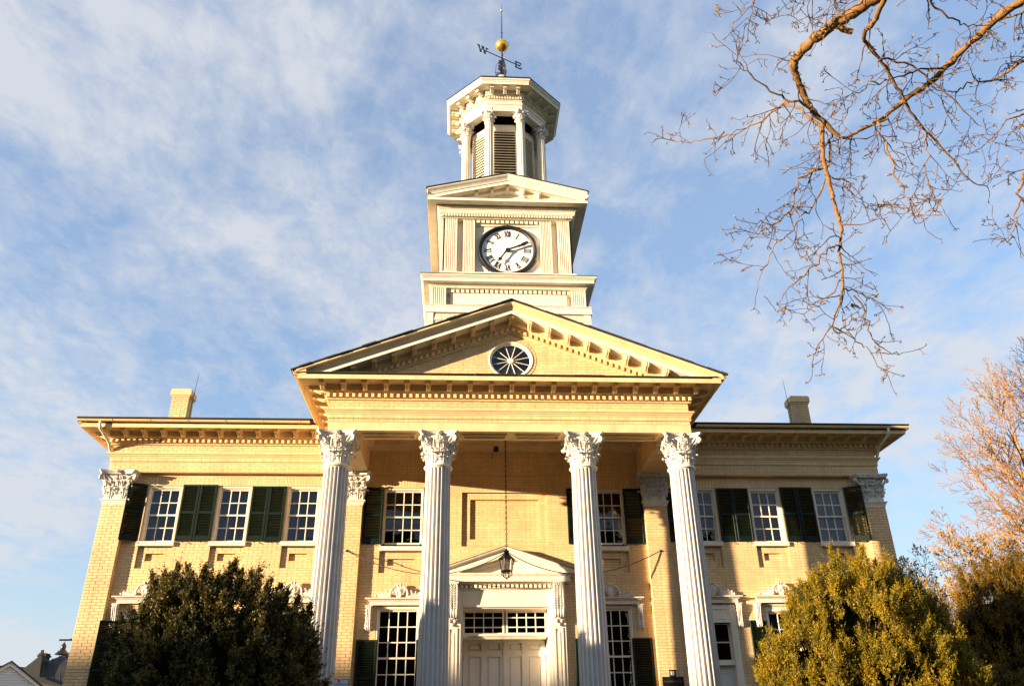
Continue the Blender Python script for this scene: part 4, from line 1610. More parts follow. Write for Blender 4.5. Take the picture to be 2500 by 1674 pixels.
    mb.obj('rope_moulding', 'white_paint', e)
    # two panelled leaves: stiles and rails stand proud of sunk, fielded panels
    yd = .74
    for s in (-1, 1):
        a, b = sorted((s * .012, s * .985))
        mb = MB().box(a, b, yd, yd + .03, 1.32, 4.06)
        xs = [(a + .12, a + .43), (b - .40, b - .09)] if s < 0 else [(a + .09, a + .40), (b - .43, b - .12)]
        zs = [(1.5, 2.38), (2.53, 3.655), (3.785, 3.95)]
        f0, f1 = yd - .034, yd
        for x0, x1 in ((a, xs[0][0]), (xs[0][1], xs[1][0]), (xs[1][1], b)):
            mb.box(x0, x1, f0, f1, 1.32, 4.06)
        for z0, z1 in ((1.32, zs[0][0]), (zs[0][1], zs[1][0]), (zs[1][1], zs[2][0]), (zs[2][1], 4.06)):
            for x0, x1 in xs:
                mb.box(x0, x1, f0 + .001, f1, z0, z1)
        for x0, x1 in xs:
            for z0, z1 in zs:
                mb.cbox(x0 + .03, x1 - .03, yd - .018, yd, z0 + .03, z1 - .03, .012)
        if s < 0:
            mb.box(-.03, .011, f0 - .014, f0, 1.32, 4.06)
        mb.obj('door_leaf', 'door_paint', e)
    mb = MB()
    for s in (-1, 1):
        for z in (3.62, 2.9, 2.0):
            mb.tube([(s * .985, .70, z - .06), (s * .985, .70, z + .06)], .012, 6)
    mb.obj('hinges', 'stone_grey', e)
main_door()

def porch():
    mb = MB().box(-4.6, 4.6, -3.6, 0.0, 0.0, 1.30)
    mb.obj('porch_floor', 'stone_grey', HALL)
    for i in range(7):
        z = 1.30 - (i + 1) * .1857
        MB().box(-2.6, 2.6, -3.6 - (i + 1) * .3, -3.6 - i * .3 - .001, 0.0, z + .0).obj('step', 'stone_grey', HALL) if z > .02 else None
porch()

# ------------------------------------------------------------------ clock tower
def square(h, yc=YC):
    return [(-h, yc + h), (-h, yc - h), (h, yc - h), (h, yc + h)]
def ngon(a, n=8, yc=YC, rev=True):
    """corners of an octagon with apothem a, anticlockwise seen from above so that outwards is right"""
    r = a / math.cos(PI / n)
    return [(r * math.cos(-PI / 2 - PI / n + 2 * PI * k / n), yc + r * math.sin(-PI / 2 - PI / n + 2 * PI * k / n)) for k in range(n)]

def fluted(mb, x0, x1, z0, z1, y, n=7, d=.02, base=True):
    """flat pilaster with flutes on a face in the plane y (front -y)"""
    w = x1 - x0
    e = .030
    pitch = (w - 2 * e) / n
    row = [(x0, y + .06), (x0, y)]
    for i in range(n):
        a = x0 + e + i * pitch
        g = pitch * .16
        row += [(a + g, y), (a + g + .006, y + d), (a + pitch - g - .006, y + d), (a + pitch - g, y)]
    row += [(x1, y), (x1, y + .06)]
    mb.grid([[(x, yy, z) for x, yy in row] for z in (z0, z1)])
    mb.poly([(x, yy, z1) for x, yy in row])
    if base:
        mb.box(x0 - .015, x1 + .015, y - .02, y + .05, z0 - .0, z0 + .035)

def four(me_or_mb, name, m, n=4, smooth=None):
    """the same piece on each face of the tower (built on the front, about the tower axis)"""
    me = me_or_mb.mesh(name, m, smooth) if isinstance(me_or_mb, MB) else me_or_mb
    for k in range(n):
        link(name, me, HALL, (0, YC, 0), k * PI / 2)

def tower():
    # every front piece below is built with y measured from the tower axis (front = -y)
    # ---- lower body, clad in painted slates
    hb = 1.93
    MB().sweep(square(hb), [(-.1, 9.2), (0, 9.2), (0, 10.96), (-.1, 10.96)], closed=True).obj('tower_base', 'cream_paint', HALL)
    rnd = random.Random(4)
    row = 0
    z = 10.945
    while z > 10.0:
        x = -hb + .12 - (row % 2) * .11
        while x < hb - .12:
            w = rnd.uniform(.19, .25)
            a, b = max(x, -hb + .12), min(x + w, hb - .12)
            if b - a > .03:
                for sy in (0, 1):
                    if sy == 1 and row > 4: continue
                    mb = MB().grid([[(a, -hb - .022, z - .19), (b - .006, -hb - .022, z - .19), (b - .006, -hb - .004, z), (a, -hb - .004, z)], [(a, -hb, z - .19), (b - .006, -hb, z - .19), (b - .006, -hb, z), (a, -hb, z)]], close=True, caps=True)
                    if sy == 0:
                        link('slate', mb.mesh('slate', 'cream_slate'), HALL, (0, YC, 0))
            x += w
        z -= .18
        row += 1
    for s in (-1, 1):
        a, b = sorted((s * (hb - .12), s * (hb + .03)))
        four(MB().box(a, b, -hb - .03, -hb + .1, 9.2, 10.955), 'corner_board', 'white_paint', 1)
    MB().sweep(square(1.95), [(-.1, 10.955), (.045, 10.955), (.045, 10.985), (.03, 10.99), (.03, 11.125), (.05, 11.135), (.05, 11.15), (-.1, 11.17)], closed=True).obj('base_band', 'white_paint', HALL)
    # ---- lower stage
    h1 = 1.83
    MB().sweep(square(h1 - .12), [(-.1, 11.1), (0, 11.1), (0, 11.75), (-.1, 11.75)], closed=True).obj('lower_stage', 'white_paint', HALL)
    for s in (-1, 1):
        mb = MB()
        a, b = sorted((s * 1.525, s * 1.875))
        mb.box(a + .012, b - .012, -1.84, -1.6, 11.17, 11.70)
        fluted(mb, a, b, 11.17, 11.69, -1.885, 6)
        four(mb, 'fluted_pilaster', 'white_paint')
    mb = MB()
    mb.cbox(-1.42, 1.42, -1.81, -1.70, 11.275, 11.585, .006)
    mb.box(-1.53, 1.53, -1.795, -1.70, 11.17, 11.245)
    four(mb, 'stage_panel', 'white_paint')
    mb = MB().box(-1.53, 1.53, -1.775, -1.70, 11.56, 11.70)
    four(mb, 'dentil_band', 'white_paint')
    me = block_mesh('dentil', .075, .075, .085, 'white_paint')
    for k in range(4):
        rest = MB()
        for i in range(26):
            x = -1.475 + i * .118
            if k == 0:
                link('dentil', me, HALL, (x, YC - 1.772, 11.585))
            else:
                rest.box(x - .037, x + .037, -1.846, -1.77, 11.585, 11.67)
        if rest.v:
            o = rest.obj('dentil_course', 'white_paint', HALL, None, (0, YC, 0), k * PI / 2); o['kind'] = 'stuff'
    MB().sweep(square(h1 + .03), [(-.2, 11.685), (.035, 11.685), (.035, 11.71), (.055, 11.72), (.075, 11.745), (.09, 11.755), (.09, 11.765), (.215, 11.768), (.215, 11.855), (.235, 11.86), (.25, 11.88), (.275, 11.895), (.285, 11.925), (-.2, 11.99)], closed=True).obj('stage_cornice', 'white_paint', HALL)
    MB().sweep(square(h1 + .03), [(-.2, 11.99), (.29, 11.927), (.295, 11.945), (-.2, 12.02)], closed=True).obj('stage_flashing', 'roof_slate', HALL)
    # ---- clock stage
    h2 = 1.635
    MB().sweep(square(1.70), [(-.3, 11.95), (0, 11.95), (0, 12.19), (.012, 12.20), (.012, 12.255), (-.3, 12.262)], closed=True).obj('plinth', 'white_paint', HALL)
    MB().sweep(square(h2 - .16), [(-.1, 12.2), (0, 12.2), (0, 14.3), (-.1, 14.3)], closed=True).obj('clock_stage', 'white_paint', HALL)
    for s in (-1, 1):
        mb = MB()
        a, b = sorted((s * 1.29, s * 1.64))
        mb.box(a + .012, b - .012, -1.60, -1.45, 12.26, 13.92)
        fluted(mb, a, b, 12.262, 13.918, -1.64, 6)
        four(mb, 'fluted_pilaster', 'white_paint')
        mb = MB()
        a, b = sorted((s * .838, s * 1.135))
        mb.box(a + .012, b - .012, -1.56, -1.45, 12.26, 13.92)
        fluted(mb, a, b, 12.262, 13.905, -1.615, 6)
        four(mb, 'fluted_pilaster', 'white_paint')
    mb = MB().box(-.83, .83, -1.51, -1.46, 12.26, 13.78)
    mb.box(-.83, .83, -1.545, -1.50, 13.76, 13.92)
    four(mb, 'clock_panel', 'white_paint')
    me = block_mesh('dentil', .085, .07, .085, 'white_paint')
    for i in range(13):
        link('dentil', me, HALL, (-.745 + i * .1245, YC - 1.543, 13.815))
    P = square(h2)
    MB().sweep(P, [(-.2, 13.905), (.03, 13.905), (.03, 13.92), (.045, 13.925), (.045, 14.005), (.10, 14.008), (.10, 14.03), (.115, 14.04), (.115, 14.10), (.13, 14.11), (.155, 14.14), (.18, 14.155), (.18, 14.185), (-.2, 14.19)], closed=True).obj('entablature', 'white_paint', HALL)
    rest = MB()
    for k in range(4):
        rest = MB()
        for i in range(46):
            x = -1.66 + i * .0738
            rest.box(x - .022, x + .022, -h2 - .095, -h2 - .04, 13.93, 13.998)
        o = rest.obj('dentil_course', 'white_paint', HALL, None, (0, YC, 0), k * PI / 2); o['kind'] = 'stuff'
    # soffit and horizontal cornice
    MB().sweep(P, [(-.2, 14.205), (.385, 14.205), (.385, 14.19), (.415, 14.19), (.415, 14.262), (.40, 14.275), (-.2, 14.30)], closed=True).obj('clock_cornice', 'white_paint', HALL)
    ap, sl, yf = 15.06, .252, YC - h2 - .02
    mb = MB()
    for y, d in ((yf, 1), (YC + h2 + .02, -1)):
        mb.rake([(0, 0), (.42, 0), (.42, -.03), (.40, -.055), (.37, -.085), (.34, -.13), (.335, -.155), (0, -.155)], 2.06, ap, sl, y) if d == 1 else None
    mb.obj('raking_crown', 'white_paint', HALL)
    MB().rake([(0, -.154), (.315, -.154), (.315, -.25), (.29, -.25), (.28, -.23), (.12, -.23), (.12, -.29), (.10, -.32), (.0, -.33)], 2.0, ap, sl, yf).obj('raking_fascia', 'white_paint', HALL)
    MB().poly([(-1.9, yf + .0, 14.28), (1.9, yf, 14.28), (0, yf, 14.80)]).obj('tower_tympanum', 'white_paint', HALL)
    for i in range(-2, 3):
        x = i * .405
        mb = MB()
        zt = ap - .232 - sl * abs(x)
        k = -sl * (1 if x > 0 else -1 if x < 0 else 0)
        prof = [(0, 0), (-.24, 0), (-.24, -.05), (-.215, -.075), (-.18, -.065), (-.10, -.09), (-.06, -.13), (0, -.13)]
        mb.grid([[(xx, y, z + k * xx) for y, z in prof] for xx in (-.045, .045)], close=True, caps=True)
        mb.tube([(0, -.245, -.03), (0, -.225, -.08), (0, -.1, -.10)], .014, 5)
        mb.obj('modillion', 'white_paint', HALL, None, (x, yf, zt))
    # eaves at the sides and roof of the clock stage
    for s in (-1, 1):
        mb = MB()
        a, b = sorted((s * (h2 - .1), s * 2.055))
        mb.box(a, b, YC - h2 + .02, YC + h2 + .40, 14.276, 14.50)
        a, b = sorted((s * 2.055, s * 2.085))
        mb.box(a, b, YC - h2 - .40, YC + h2 + .40, 14.40, 14.525)
        mb.obj('side_eave', 'white_paint', HALL)
    mb = MB()
    y0, y1 = yf - .44, YC + h2 + .46
    for s in (-1, 1):
        mb.grid([[(0, y, ap + u) for y, u in ((y0, .003), (y1, .003), (y1, .03), (y0, .03))], [(s * 2.10, y, ap - sl * 2.10 + u) for y, u in ((y0, .003), (y1, .003), (y1, .03), (y0, .03))]], close=True, caps=True)
    mb.obj('tower_roof', 'roof_slate', HALL)
    clock(-1.51)

def clock(y):
    zc = 13.02
    e = empty('clock', HALL, (0, YC + y, zc))
    # rim: a black ring
    prof = [(.655, .0), (.655, -.055), (.675, -.075), (.705, -.095), (.735, -.095), (.752, -.075), (.756, .0)]
    mb = MB()
    rows = [[(r * math.cos(2 * PI * k / 72), yy, r * math.sin(2 * PI * k / 72)) for k in range(72)] for r, yy in prof]
    mb.grid(rows, close=True)
    mb.obj('rim', 'dial_black', e, 40)
    MB().lathe([(.001, -.02), (.66, -.02), (.66, .0)], 72, (0, 0), axis='y').obj('dial', 'dial_white', e)
    # fine raised ring on the panel, broken where the frame cuts it
    for a0, a1 in ((R(122), R(158)), (R(24), R(46)), (R(205), R(232)), (R(-46), R(-20))):
        pts = [(.815 * math.cos(a0 + (a1 - a0) * i / 14), -.006, .77 * math.sin(a0 + (a1 - a0) * i / 14)) for i in range(15)]
        MB().tube(pts, .016, 6).obj('panel_ring', 'white_paint', e)
    # numerals
    def stroke(mb, x0, z0, x1, z1, w):
        d = Vector((x1 - x0, 0, z1 - z0)); n = Vector((-d.z, 0, d.x)).normalized() * w / 2
        q = [Vector((x0, 0, z0)) - n, Vector((x1, 0, z1)) - n, Vector((x1, 0, z1)) + n, Vector((x0, 0, z0)) + n]
        mb.grid([[(p.x, -.008, p.z) for p in q], [(p.x, .0, p.z) for p in q]], close=True, caps=True)
    def numeral(txt):
        mb = MB()
        h = .145
        ws = {'I': .038, 'V': .092, 'X': .092}
        tot = sum(ws[c] for c in txt)
        x = -tot / 2
        for i, c in enumerate(txt):
            w = ws[c]
            dz = i * .0004
            if c == 'I':
                stroke(mb, x + w / 2, -h / 2, x + w / 2, h / 2, .019)
            elif c == 'V':
                stroke(mb, x + w * .12, h / 2, x + w * .5, -h / 2, .024); stroke(mb, x + w * .88, h / 2, x + w * .5, -h / 2, .010)
            else:
                stroke(mb, x + w * .1, h / 2, x + w * .9, -h / 2, .024); stroke(mb, x + w * .9, h / 2, x + w * .1, -h / 2, .010)
            x += w
        q = MB()
        for z in (-h / 2 - .003, h / 2 + .003):
            q.box(-tot / 2, tot / 2, -.0075, 0, z - .005, z + .005)
        mb.add(q)
        return mb
    for i, t in enumerate(('XII', 'I', 'II', 'III', 'IIII', 'V', 'VI', 'VII', 'VIII', 'IX', 'X', 'XI')):
        a = -2 * PI * i / 12
        # on this dial the numerals stand with their feet to the centre
        o = numeral(t).obj('numeral', 'dial_black', e, None, (math.sin(-a) * .505, -.021, math.cos(-a) * .505))
        o.rotation_euler = (0, -a, 0)
    mb = MB()
    for i in range(60):
        a = 2 * PI * i / 60
        r = .0085 if i % 5 else .013
        c = (math.sin(a) * .607, math.cos(a) * .607)
        mb.lathe([(r, -.02), (r, -.026), (.0005, -.026)], 8, c, axis='y')
    mb.obj('minute_dots', 'dial_black', e)
    # hands
    def hand(name, ang, outline, tail, w=.012, y=-.085):
        mb = MB()
        q = outline + [(-x, z) for x, z in reversed(outline)]
        mb.grid([[(x, -.006, z) for x, z in q], [(x, .006, z) for x, z in q]], close=True, caps=True)
        o = mb.obj(name, 'dial_black', e, None, (0, y, 0))
        o.rotation_euler = (0, ang, 0)
    hand('minute_hand', R(68.2), [(.03, -.02), (.042, .03), (.022, .06), (.024, .20), (.027, .30), (.045, .325), (.028, .345), (.036, .40), (.038, .47), (.022, .54), (.009, .57), (.004, .635)], 0)
    hand('hour_hand', R(213.6), [(.03, -.02), (.042, .03), (.024, .07), (.018, .20), (.022, .26), (.02, .30), (.05, .335), (.052, .36), (.022, .39), (.012, .43), (.004, .49)], 0, y=-.10)
    MB().lathe([(.001, -.115), (.04, -.115), (.048, -.10), (.048, -.02)], 20, (0, 0), axis='y').obj('hub', 'dial_black', e, 40)
    # thin gold lines with small end balls on the dial
    mb = MB()
    mb.tube([(.045, -.0225, .10), (.11, -.0225, .19), (.17, -.0225, .265)], .0035, 4)
    mb.tube([(-.10, -.0225, -.01), (-.2, -.0225, -.035), (-.30, -.0225, -.06)], .0035, 4)
    mb.ball((.175, -.023, .275), .012, 6, 4); mb.ball((-.305, -.023, -.062), .012, 6, 4)
    mb.obj('dial_lines', 'gold_leaf', e)
tower()

# ------------------------------------------------------------------ belfry
def belfry():
    aC = 1.093                               # apothem of the ring of columns
    # drum
    MB().sweep(ngon(.62), [(-.05, 14.6), (0, 14.6), (0, 18.0), (-.05, 18.0)], closed=True).obj('belfry_core', 'dark_room', HALL)
    MB().sweep(ngon(aC + .13), [(-1.0, 14.9), (0, 14.9), (0, 15.22), (.03, 15.24), (.03, 15.30), (-1.0, 15.31)], closed=True).obj('belfry_base', 'white_paint', HALL)
    ad = .86
    fw = ad * math.tan(PI / 8)               # half face of the drum
    zt, zb = 17.727, 15.30
    # louvre frames and slats on each face
    fr = MB()
    fr.box(-fw, -.31, -ad - .02, -ad + .05, zb, zt); fr.box(.31, fw, -ad - .02, -ad + .05, zb, zt)
    fr.box(-.31, .31, -ad - .018, -ad + .05, zt - .16, zt); fr.box(-.31, .31, -ad - .018, -ad + .05, zb, zb + .12)
    fr.box(-fw - .01, fw + .01, -ad - .04, -ad + .05, zt, zt + .03)
    frm = fr.mesh('louvre_frame', 'white_paint')
    c, s = math.cos(R(42)), math.sin(R(42))
    sl = MB().prism_x([(u * c - v * s, u * s + v * c) for u, v in ((-.05, -.011), (.05, -.011), (.05, .011), (-.05, .011))], -.31, .31).mesh('louvre_slat', 'white_paint')
    n = 23
    for k in range(8):
        f = link('louvre_frame', frm, HALL, (0, YC, 0), k * PI / 4)
        vis = k in (0, 1, 7)
        rest = MB()
        for i in range(n):
            z = zb + .15 + i * (zt - .19 - zb - .13) / (n - 1)
            if vis:
                link('louvre_slat', sl, f, (0, -ad + .0, z))
            else:
                q = MB(); q.v = [tuple(v.co) for v in sl.vertices]; q.f = [tuple(p.vertices) for p in sl.polygons]
                rest.add(q, Matrix.Translation((0, -ad, z)))
        if rest.v:
            o = rest.obj('louvre_slats', 'white_paint', f); o['kind'] = 'stuff'
    # columns at the corners
    sh = shaft_mesh(15.42, 17.60, .128, .112, 14, 'white_paint', 6, .16)
    cap = MB()
    r, h = .112, .43
    cap.lathe([(r, 0), (r + .02, .01), (r + .02, .03), (r, .04), (r + .005, h * .5), (r + .05, h * .85)], 18)
    for k in range(6):
        t = 2 * PI * k / 6
        o = (math.cos(t), math.sin(t))
        leaf(cap, (o[0] * r, o[1] * r, .04), (*o, 0), h * .42, .10, .075)
        t += PI / 6
        o = (math.cos(t), math.sin(t))
        leaf(cap, (o[0] * (r + .004), o[1] * (r + .004), .13), (*o, 0), h * .48, .09, .085)
    for k in range(4):
        t = PI / 4 + k * PI / 2
        o = Vector((math.cos(t), math.sin(t), 0))
        c0 = o * .205 + Vector((0, 0, h * .76))
        cap.tube([o * (r + .02) + Vector((0, 0, h * .5)), o * .16 + Vector((0, 0, h * .8))] + [c0 + o * (.035 * (1 - i / 10 * .8) * math.cos(PI * .55 - i / 10 * 3 * PI)) + Vector((0, 0, .035 * (1 - i / 10 * .8) * math.sin(PI * .55 - i / 10 * 3 * PI))) for i in range(11)], .013, 5)
    abacus(cap, .19, h * .86, h, cut=.025, dip=.04, n=5)
    capm = cap.mesh('capital', 'carved_paint', 45)
    bs = MB().box(-.165, .165, -.165, .165, 15.31, 15.36)
    bs.lathe([(.15, 15.36), (.16, 15.375), (.15, 15.40), (.135, 15.42), (.1, 15.42)], 18)
    bsm = bs.mesh('base', 'white_paint', 40)
    for k, (x, y) in enumerate(ngon(aC)):
        a = math.atan2(y - YC, x) + PI / 2
        e = empty('belfry_column', HALL, (x, y, 0), a)
        link('shaft', sh, e); link('capital', capm, e, (0, 0, 17.60)); link('base', bsm, e)
    # entablature and cornice, eight sided
    P = ngon(aC + .09)
    MB().sweep(P, [(-.22, 18.03), (0, 18.03), (0, 18.15), (.012, 18.152), (.012, 18.235), (.035, 18.245), (.05, 18.275), (.05, 18.285), (-.22, 18.29)], closed=True).obj('belfry_architrave', 'white_paint', HALL)
    MB().sweep(P, [(-.3, 18.285), (-.005, 18.285), (-.005, 18.40), (.02, 18.405), (.02, 18.425), (.03, 18.43), (.03, 18.51), (.09, 18.515), (.10, 18.55), (.13, 18.575), (.13, 18.66), (-.3, 18.66)], closed=True).obj('belfry_frieze', 'white_paint', HALL)
    MB().sweep(P, [(.12, 18.658), (.39, 18.658), (.39, 18.645), (.41, 18.64), (.43, 18.64), (.43, 18.705), (.445, 18.715), (.465, 18.75), (.49, 18.765), (.50, 18.80), (.3, 18.83), (.12, 18.83)], closed=True).obj('belfry_cornice', 'white_paint', HALL)
    MB().sweep(P, [(.3, 18.831), (.505, 18.803), (.512, 18.822), (.3, 18.86)], closed=True).obj('belfry_flashing', 'roof_slate', HALL)
    rest = MB()
    half = (aC + .09) * math.tan(PI / 8)
    for k in range(8):
        M = Matrix.Translation((0, YC, 0)) @ Matrix.Rotation(k * PI / 4, 4, 'Z')
        q = MB()
        nn = 13
        for i in range(nn):
            x = -half + .03 + i * (2 * half - .06) / (nn - 1)
            q.box(x - .02, x + .02, -(aC + .09) - .07, -(aC + .09) - .025, 18.437, 18.505)
        rest.add(q, M)
    o = rest.obj('dentil_course', 'white_paint', HALL); o['kind'] = 'stuff'
    mm = modillion_mesh('white_paint', .11, .22, .11)
    for k in range(8):
        e = k * PI / 4
        for i in (-1, 0, 1):
            v = Matrix.Rotation(e, 3, 'Z') @ Vector((i * .38, -(aC + .09) - .13, 0))
            link('modillion', mm, HALL, (v.x, YC + v.y, 18.658), e)
    # roof: a low bell-cast pyramid
    mb = MB()
    rows = []
    for a, z in ((aC + .59, 18.86), (1.25, 19.02), (.85, 19.25), (.5, 19.52), (.28, 19.75), (.2, 19.9)):
        rows.append([(x, y, z) for x, y in ngon(a)])
    mb.grid(rows, close=True, caps=True)
    mb.obj('belfry_roof', 'roof_slate', HALL)
    mb = MB().lathe([(.22, 19.85), (.24, 19.9), (.17, 20.0), (.15, 20.3), (.17, 20.34), (.19, 20.42), (.13, 20.5), (.06, 20.54)], 16, (0, YC))
    mb.obj('finial', 'cream_paint', HALL, 50)
belfry()

def weathervane():
    e = empty('weathervane', None, (0, YC, 20.5))
    tag(e, 'black iron weathervane with gilt ball and W and E letters on the belfry roof', 'weathervane')
    z = 20.5
    mb = MB().tube([(0, 0, .0), (0, 0, 1.2), (-.0, 0, 1.40)], .027, 8)
    mb.tube([(0, 0, 1.4), (0, 0, 2.0), (0, 0, 3.23)], [.024, .020, .008], 8)
    mb.ball((0, 0, 1.97), .035, 8, 6)
    mb.obj('mast', 'rusty_iron', e, 50)
    MB().ball((0, 0, 2.985), .045, 10, 8).obj('small_ball', 'gold_leaf', e, 60)
    mb = MB().ball((0, 0, 1.393), .205, 28, 18)
    mb.obj('gilt_ball', 'gold_leaf', e, 80)
    # the west-east arm
    ang = math.atan2(.35, .675)
    d = Vector((math.cos(ang), math.sin(ang), 0))
    zz = .84
    mb = MB().tube([-d * .62 + Vector((0, 0, zz)), d * .55 + Vector((0, 0, zz))], .016, 6)
    mb.obj('arm', 'black_metal', e)
    def glyph(name, strokes, at, w):
        m = MB()
        for x0, z0, x1, z1, t in strokes:
            a = Vector((x0, z0)); b = Vector((x1, z1)); dd = (b - a).normalized(); n = Vector((-dd.y, dd.x)) * t / 2
            q = [a - n, b - n, b + n, a + n]
            m.grid([[at + d * p.x + Vector((0, 0, p.y)) + Vector((-d.y, d.x, 0)) * s for p in q] for s in (-.012, .012)], close=True, caps=True)
        m.obj(name, 'black_metal', e)
    T, t = .045, .028
    glyph('letter_w', [(-.15, .12, -.075, -.12, T), (-.075, -.12, .0, .12, t), (.0, .12, .075, -.12, T), (.075, -.12, .15, .12, t), (-.20, .12, -.10, .12, .03), (-.05, .12, .05, .12, .03), (.10, .12, .20, .12, .03), (-.11, -.12, -.04, -.12, .03), (.04, -.12, .11, -.12, .03)], -d * .70 + Vector((0, 0, zz)), .4)
    glyph('letter_e', [(-.08, -.12, -.08, .12, T), (-.12, .12, .10, .12, .03), (-.12, -.12, .11, -.12, .03), (-.08, .0, .05, .0, .026), (.10, .12, .10, .05, .03), (.11, -.12, .11, -.05, .03), (.05, -.035, .05, .035, .026)], d * .60 + Vector((0, 0, zz)), .3)
    # scrollwork foot
    mb = MB()
    up = Vector((0, 0, 1))
    for k in range(4):
        o = Vector((math.cos(k * PI / 2 + .5), math.sin(k * PI / 2 + .5), 0))
        mb.tube([o * .20 + up * -.15, o * .21 + up * .02, o * .13 + up * .12, o * .05 + up * .2, o * .035 + up * .4], .016, 5)
        for c, r, st in ((.115, .06, .30), (.10, .05, .43), (.10, .055, .56), (.08, .045, .66)):
            cc = o * c + up * st
            pts = [cc + o * (r * (1 - i / 14 * .6) * math.cos(PI - i / 14 * 2.6 * PI)) + up * (r * (1 - i / 14 * .6) * math.sin(PI - i / 14 * 2.6 * PI)) for i in range(15)]
            mb.tube([o * .03 + up * (st - .05)] + pts, .012, 5)
        c2 = o * .2 + up * .06
        mb.tube([c2 + o * (.06 * math.cos(i * .5)) + up * (.06 * math.sin(i * .5)) for i in range(13)], .012, 5)
    mb.obj('scrollwork', 'black_metal', e)
    # slack earthing wire
    mb = MB().tube([(.0, 0, .85), (.06, -.02, 1.0), (.17, -.04, 1.22), (.225, -.05, 1.40), (.21, -.05, 1.52)], .006, 4)
    mb.tube([(0, 0, .85), (-.05, -.03, .70), (-.14, -.06, .55), (-.2, -.08, .38), (-.22, -.1, .1), (-.2, -.1, -.3)], .006, 4)
    mb.obj('earth_wire', 'rusty_iron', e)
weathervane()

# ------------------------------------------------------------------ things hung on the building
def lantern():
    x, y = -.042, -1.4
    e = empty('hanging_lantern', None, (x, y, 5.047))
    tag(e, 'black six-sided lantern hanging on a long chain in front of the main door', 'lantern')
    n = 6
    a0 = R(8)
    def ring(r, z): return [(r * math.cos(a0 + 2 * PI * k / n), r * math.sin(a0 + 2 * PI * k / n), z) for k in range(n)]
    mb = MB()
    mb.grid([ring(.045, .575), ring(.085, .545), ring(.12, .51), ring(.192, .452), ring(.195, .437), ring(.16, .437)], close=True, caps=True)
    mb.lathe([(.02, .67), (.022, .64), (.05, .625), (.058, .60), (.05, .585), (.055, .57)], 12)
    for k in range(6):
        a = 2 * PI * k / 6
        mb.ball((.05 * math.cos(a), .05 * math.sin(a), .628), .014, 6, 4)
    mb.obj('roof', 'black_metal', e)
    mb = MB()
    top, bot = ring(.160, .437), ring(.122, .19)
    for p, q in zip(top, bot):
        mb.tube([p, q], .0115, 5)
    mb.grid([ring(.165, .44), ring(.165, .415), ring(.15, .415), ring(.15, .44)], close=True)
    mb.grid([ring(.13, .195), ring(.135, .17), ring(.125, .145), ring(.06, .14)], close=True, caps=True)
    for k in range(6):
        a = a0 + 2 * PI * k / 6
        o = Vector((math.cos(a), math.sin(a), 0))
        mb.tube([o * .122 + Vector((0, 0, .15)), o * .115 + Vector((0, 0, .10)), o * .07 + Vector((0, 0, .055)), o * .012 + Vector((0, 0, .03))], .009, 5)
    mb.ball((0, 0, .018), .02, 8, 6)
    mb.obj('frame', 'black_metal', e)
    for k in range(6):
        MB().poly([top[k], top[(k + 1) % 6], bot[(k + 1) % 6], bot[k]]).obj('pane', 'lantern_glass', e)
    MB().lathe([(.02, .19), (.02, .27), (.035, .30), (.03, .34), (.01, .36)], 10).obj('bulb', 'sign_white', e, 50)
    # chain of alternate links up to the ceiling
    ch = MB()
    z = .665
    i = 0
    link_h = .062
    while z < ZC - 5.047 - .02:
        pts = []
        for k in range(9):
            a = 2 * PI * k / 8
            u, v = .016 * math.cos(a), link_h / 2 * 1.25 * math.sin(a)
            pts.append((u, 0, z + v + link_h / 2) if i % 2 else (0, u, z + v + link_h / 2))
        ch.tube(pts, .0075, 4)
        z += link_h
        i += 1
    ch.obj('chain', 'black_metal', e)
lantern()

def wires():
    for s, lab in ((-1, 'slack dark stay wire from lantern to the pilaster behind the leftmost column'), (1, 'slack dark stay wire from lantern to the pilaster with the number plate')):
        p0 = Vector((-.042, -1.4, 5.66)); p1 = Vector((s * 3.79, -PD - .012, 5.955))
        pts = []
        for i in range(25):
            t = i / 24
            p = p0.lerp(p1, t)
            p.z -= .52 * 4 * t * (1 - t) * (.85 + .3 * (1 - t))
            pts.append(p)
        mb = MB().tube(pts, .011, 5)
        mb.ball(p1, .03, 8, 5)
        o = mb.obj('stay_wire', 'rusty_iron')
        tag(o, lab, 'wire', 'lantern stay wires')
wires()

def text(name, s, size, loc, m, parent, extrude=.002, align='CENTER'):
    c = bpy.data.curves.new(name + '_outline', 'FONT')
    c.body = s
    c.size = size
    c.extrude = extrude
    c.align_x = align
    c.materials.append(MATS[m])
    tmp = bpy.data.objects.new(name, c)
    COL.objects.link(tmp)
    dg = bpy.context.evaluated_depsgraph_get()
    me = bpy.data.meshes.new_from_object(tmp.evaluated_get(dg))
    bpy.data.objects.remove(tmp)
    o = link(name, me, parent, loc)
    o.rotation_euler = (PI / 2, 0, 0)
    return o

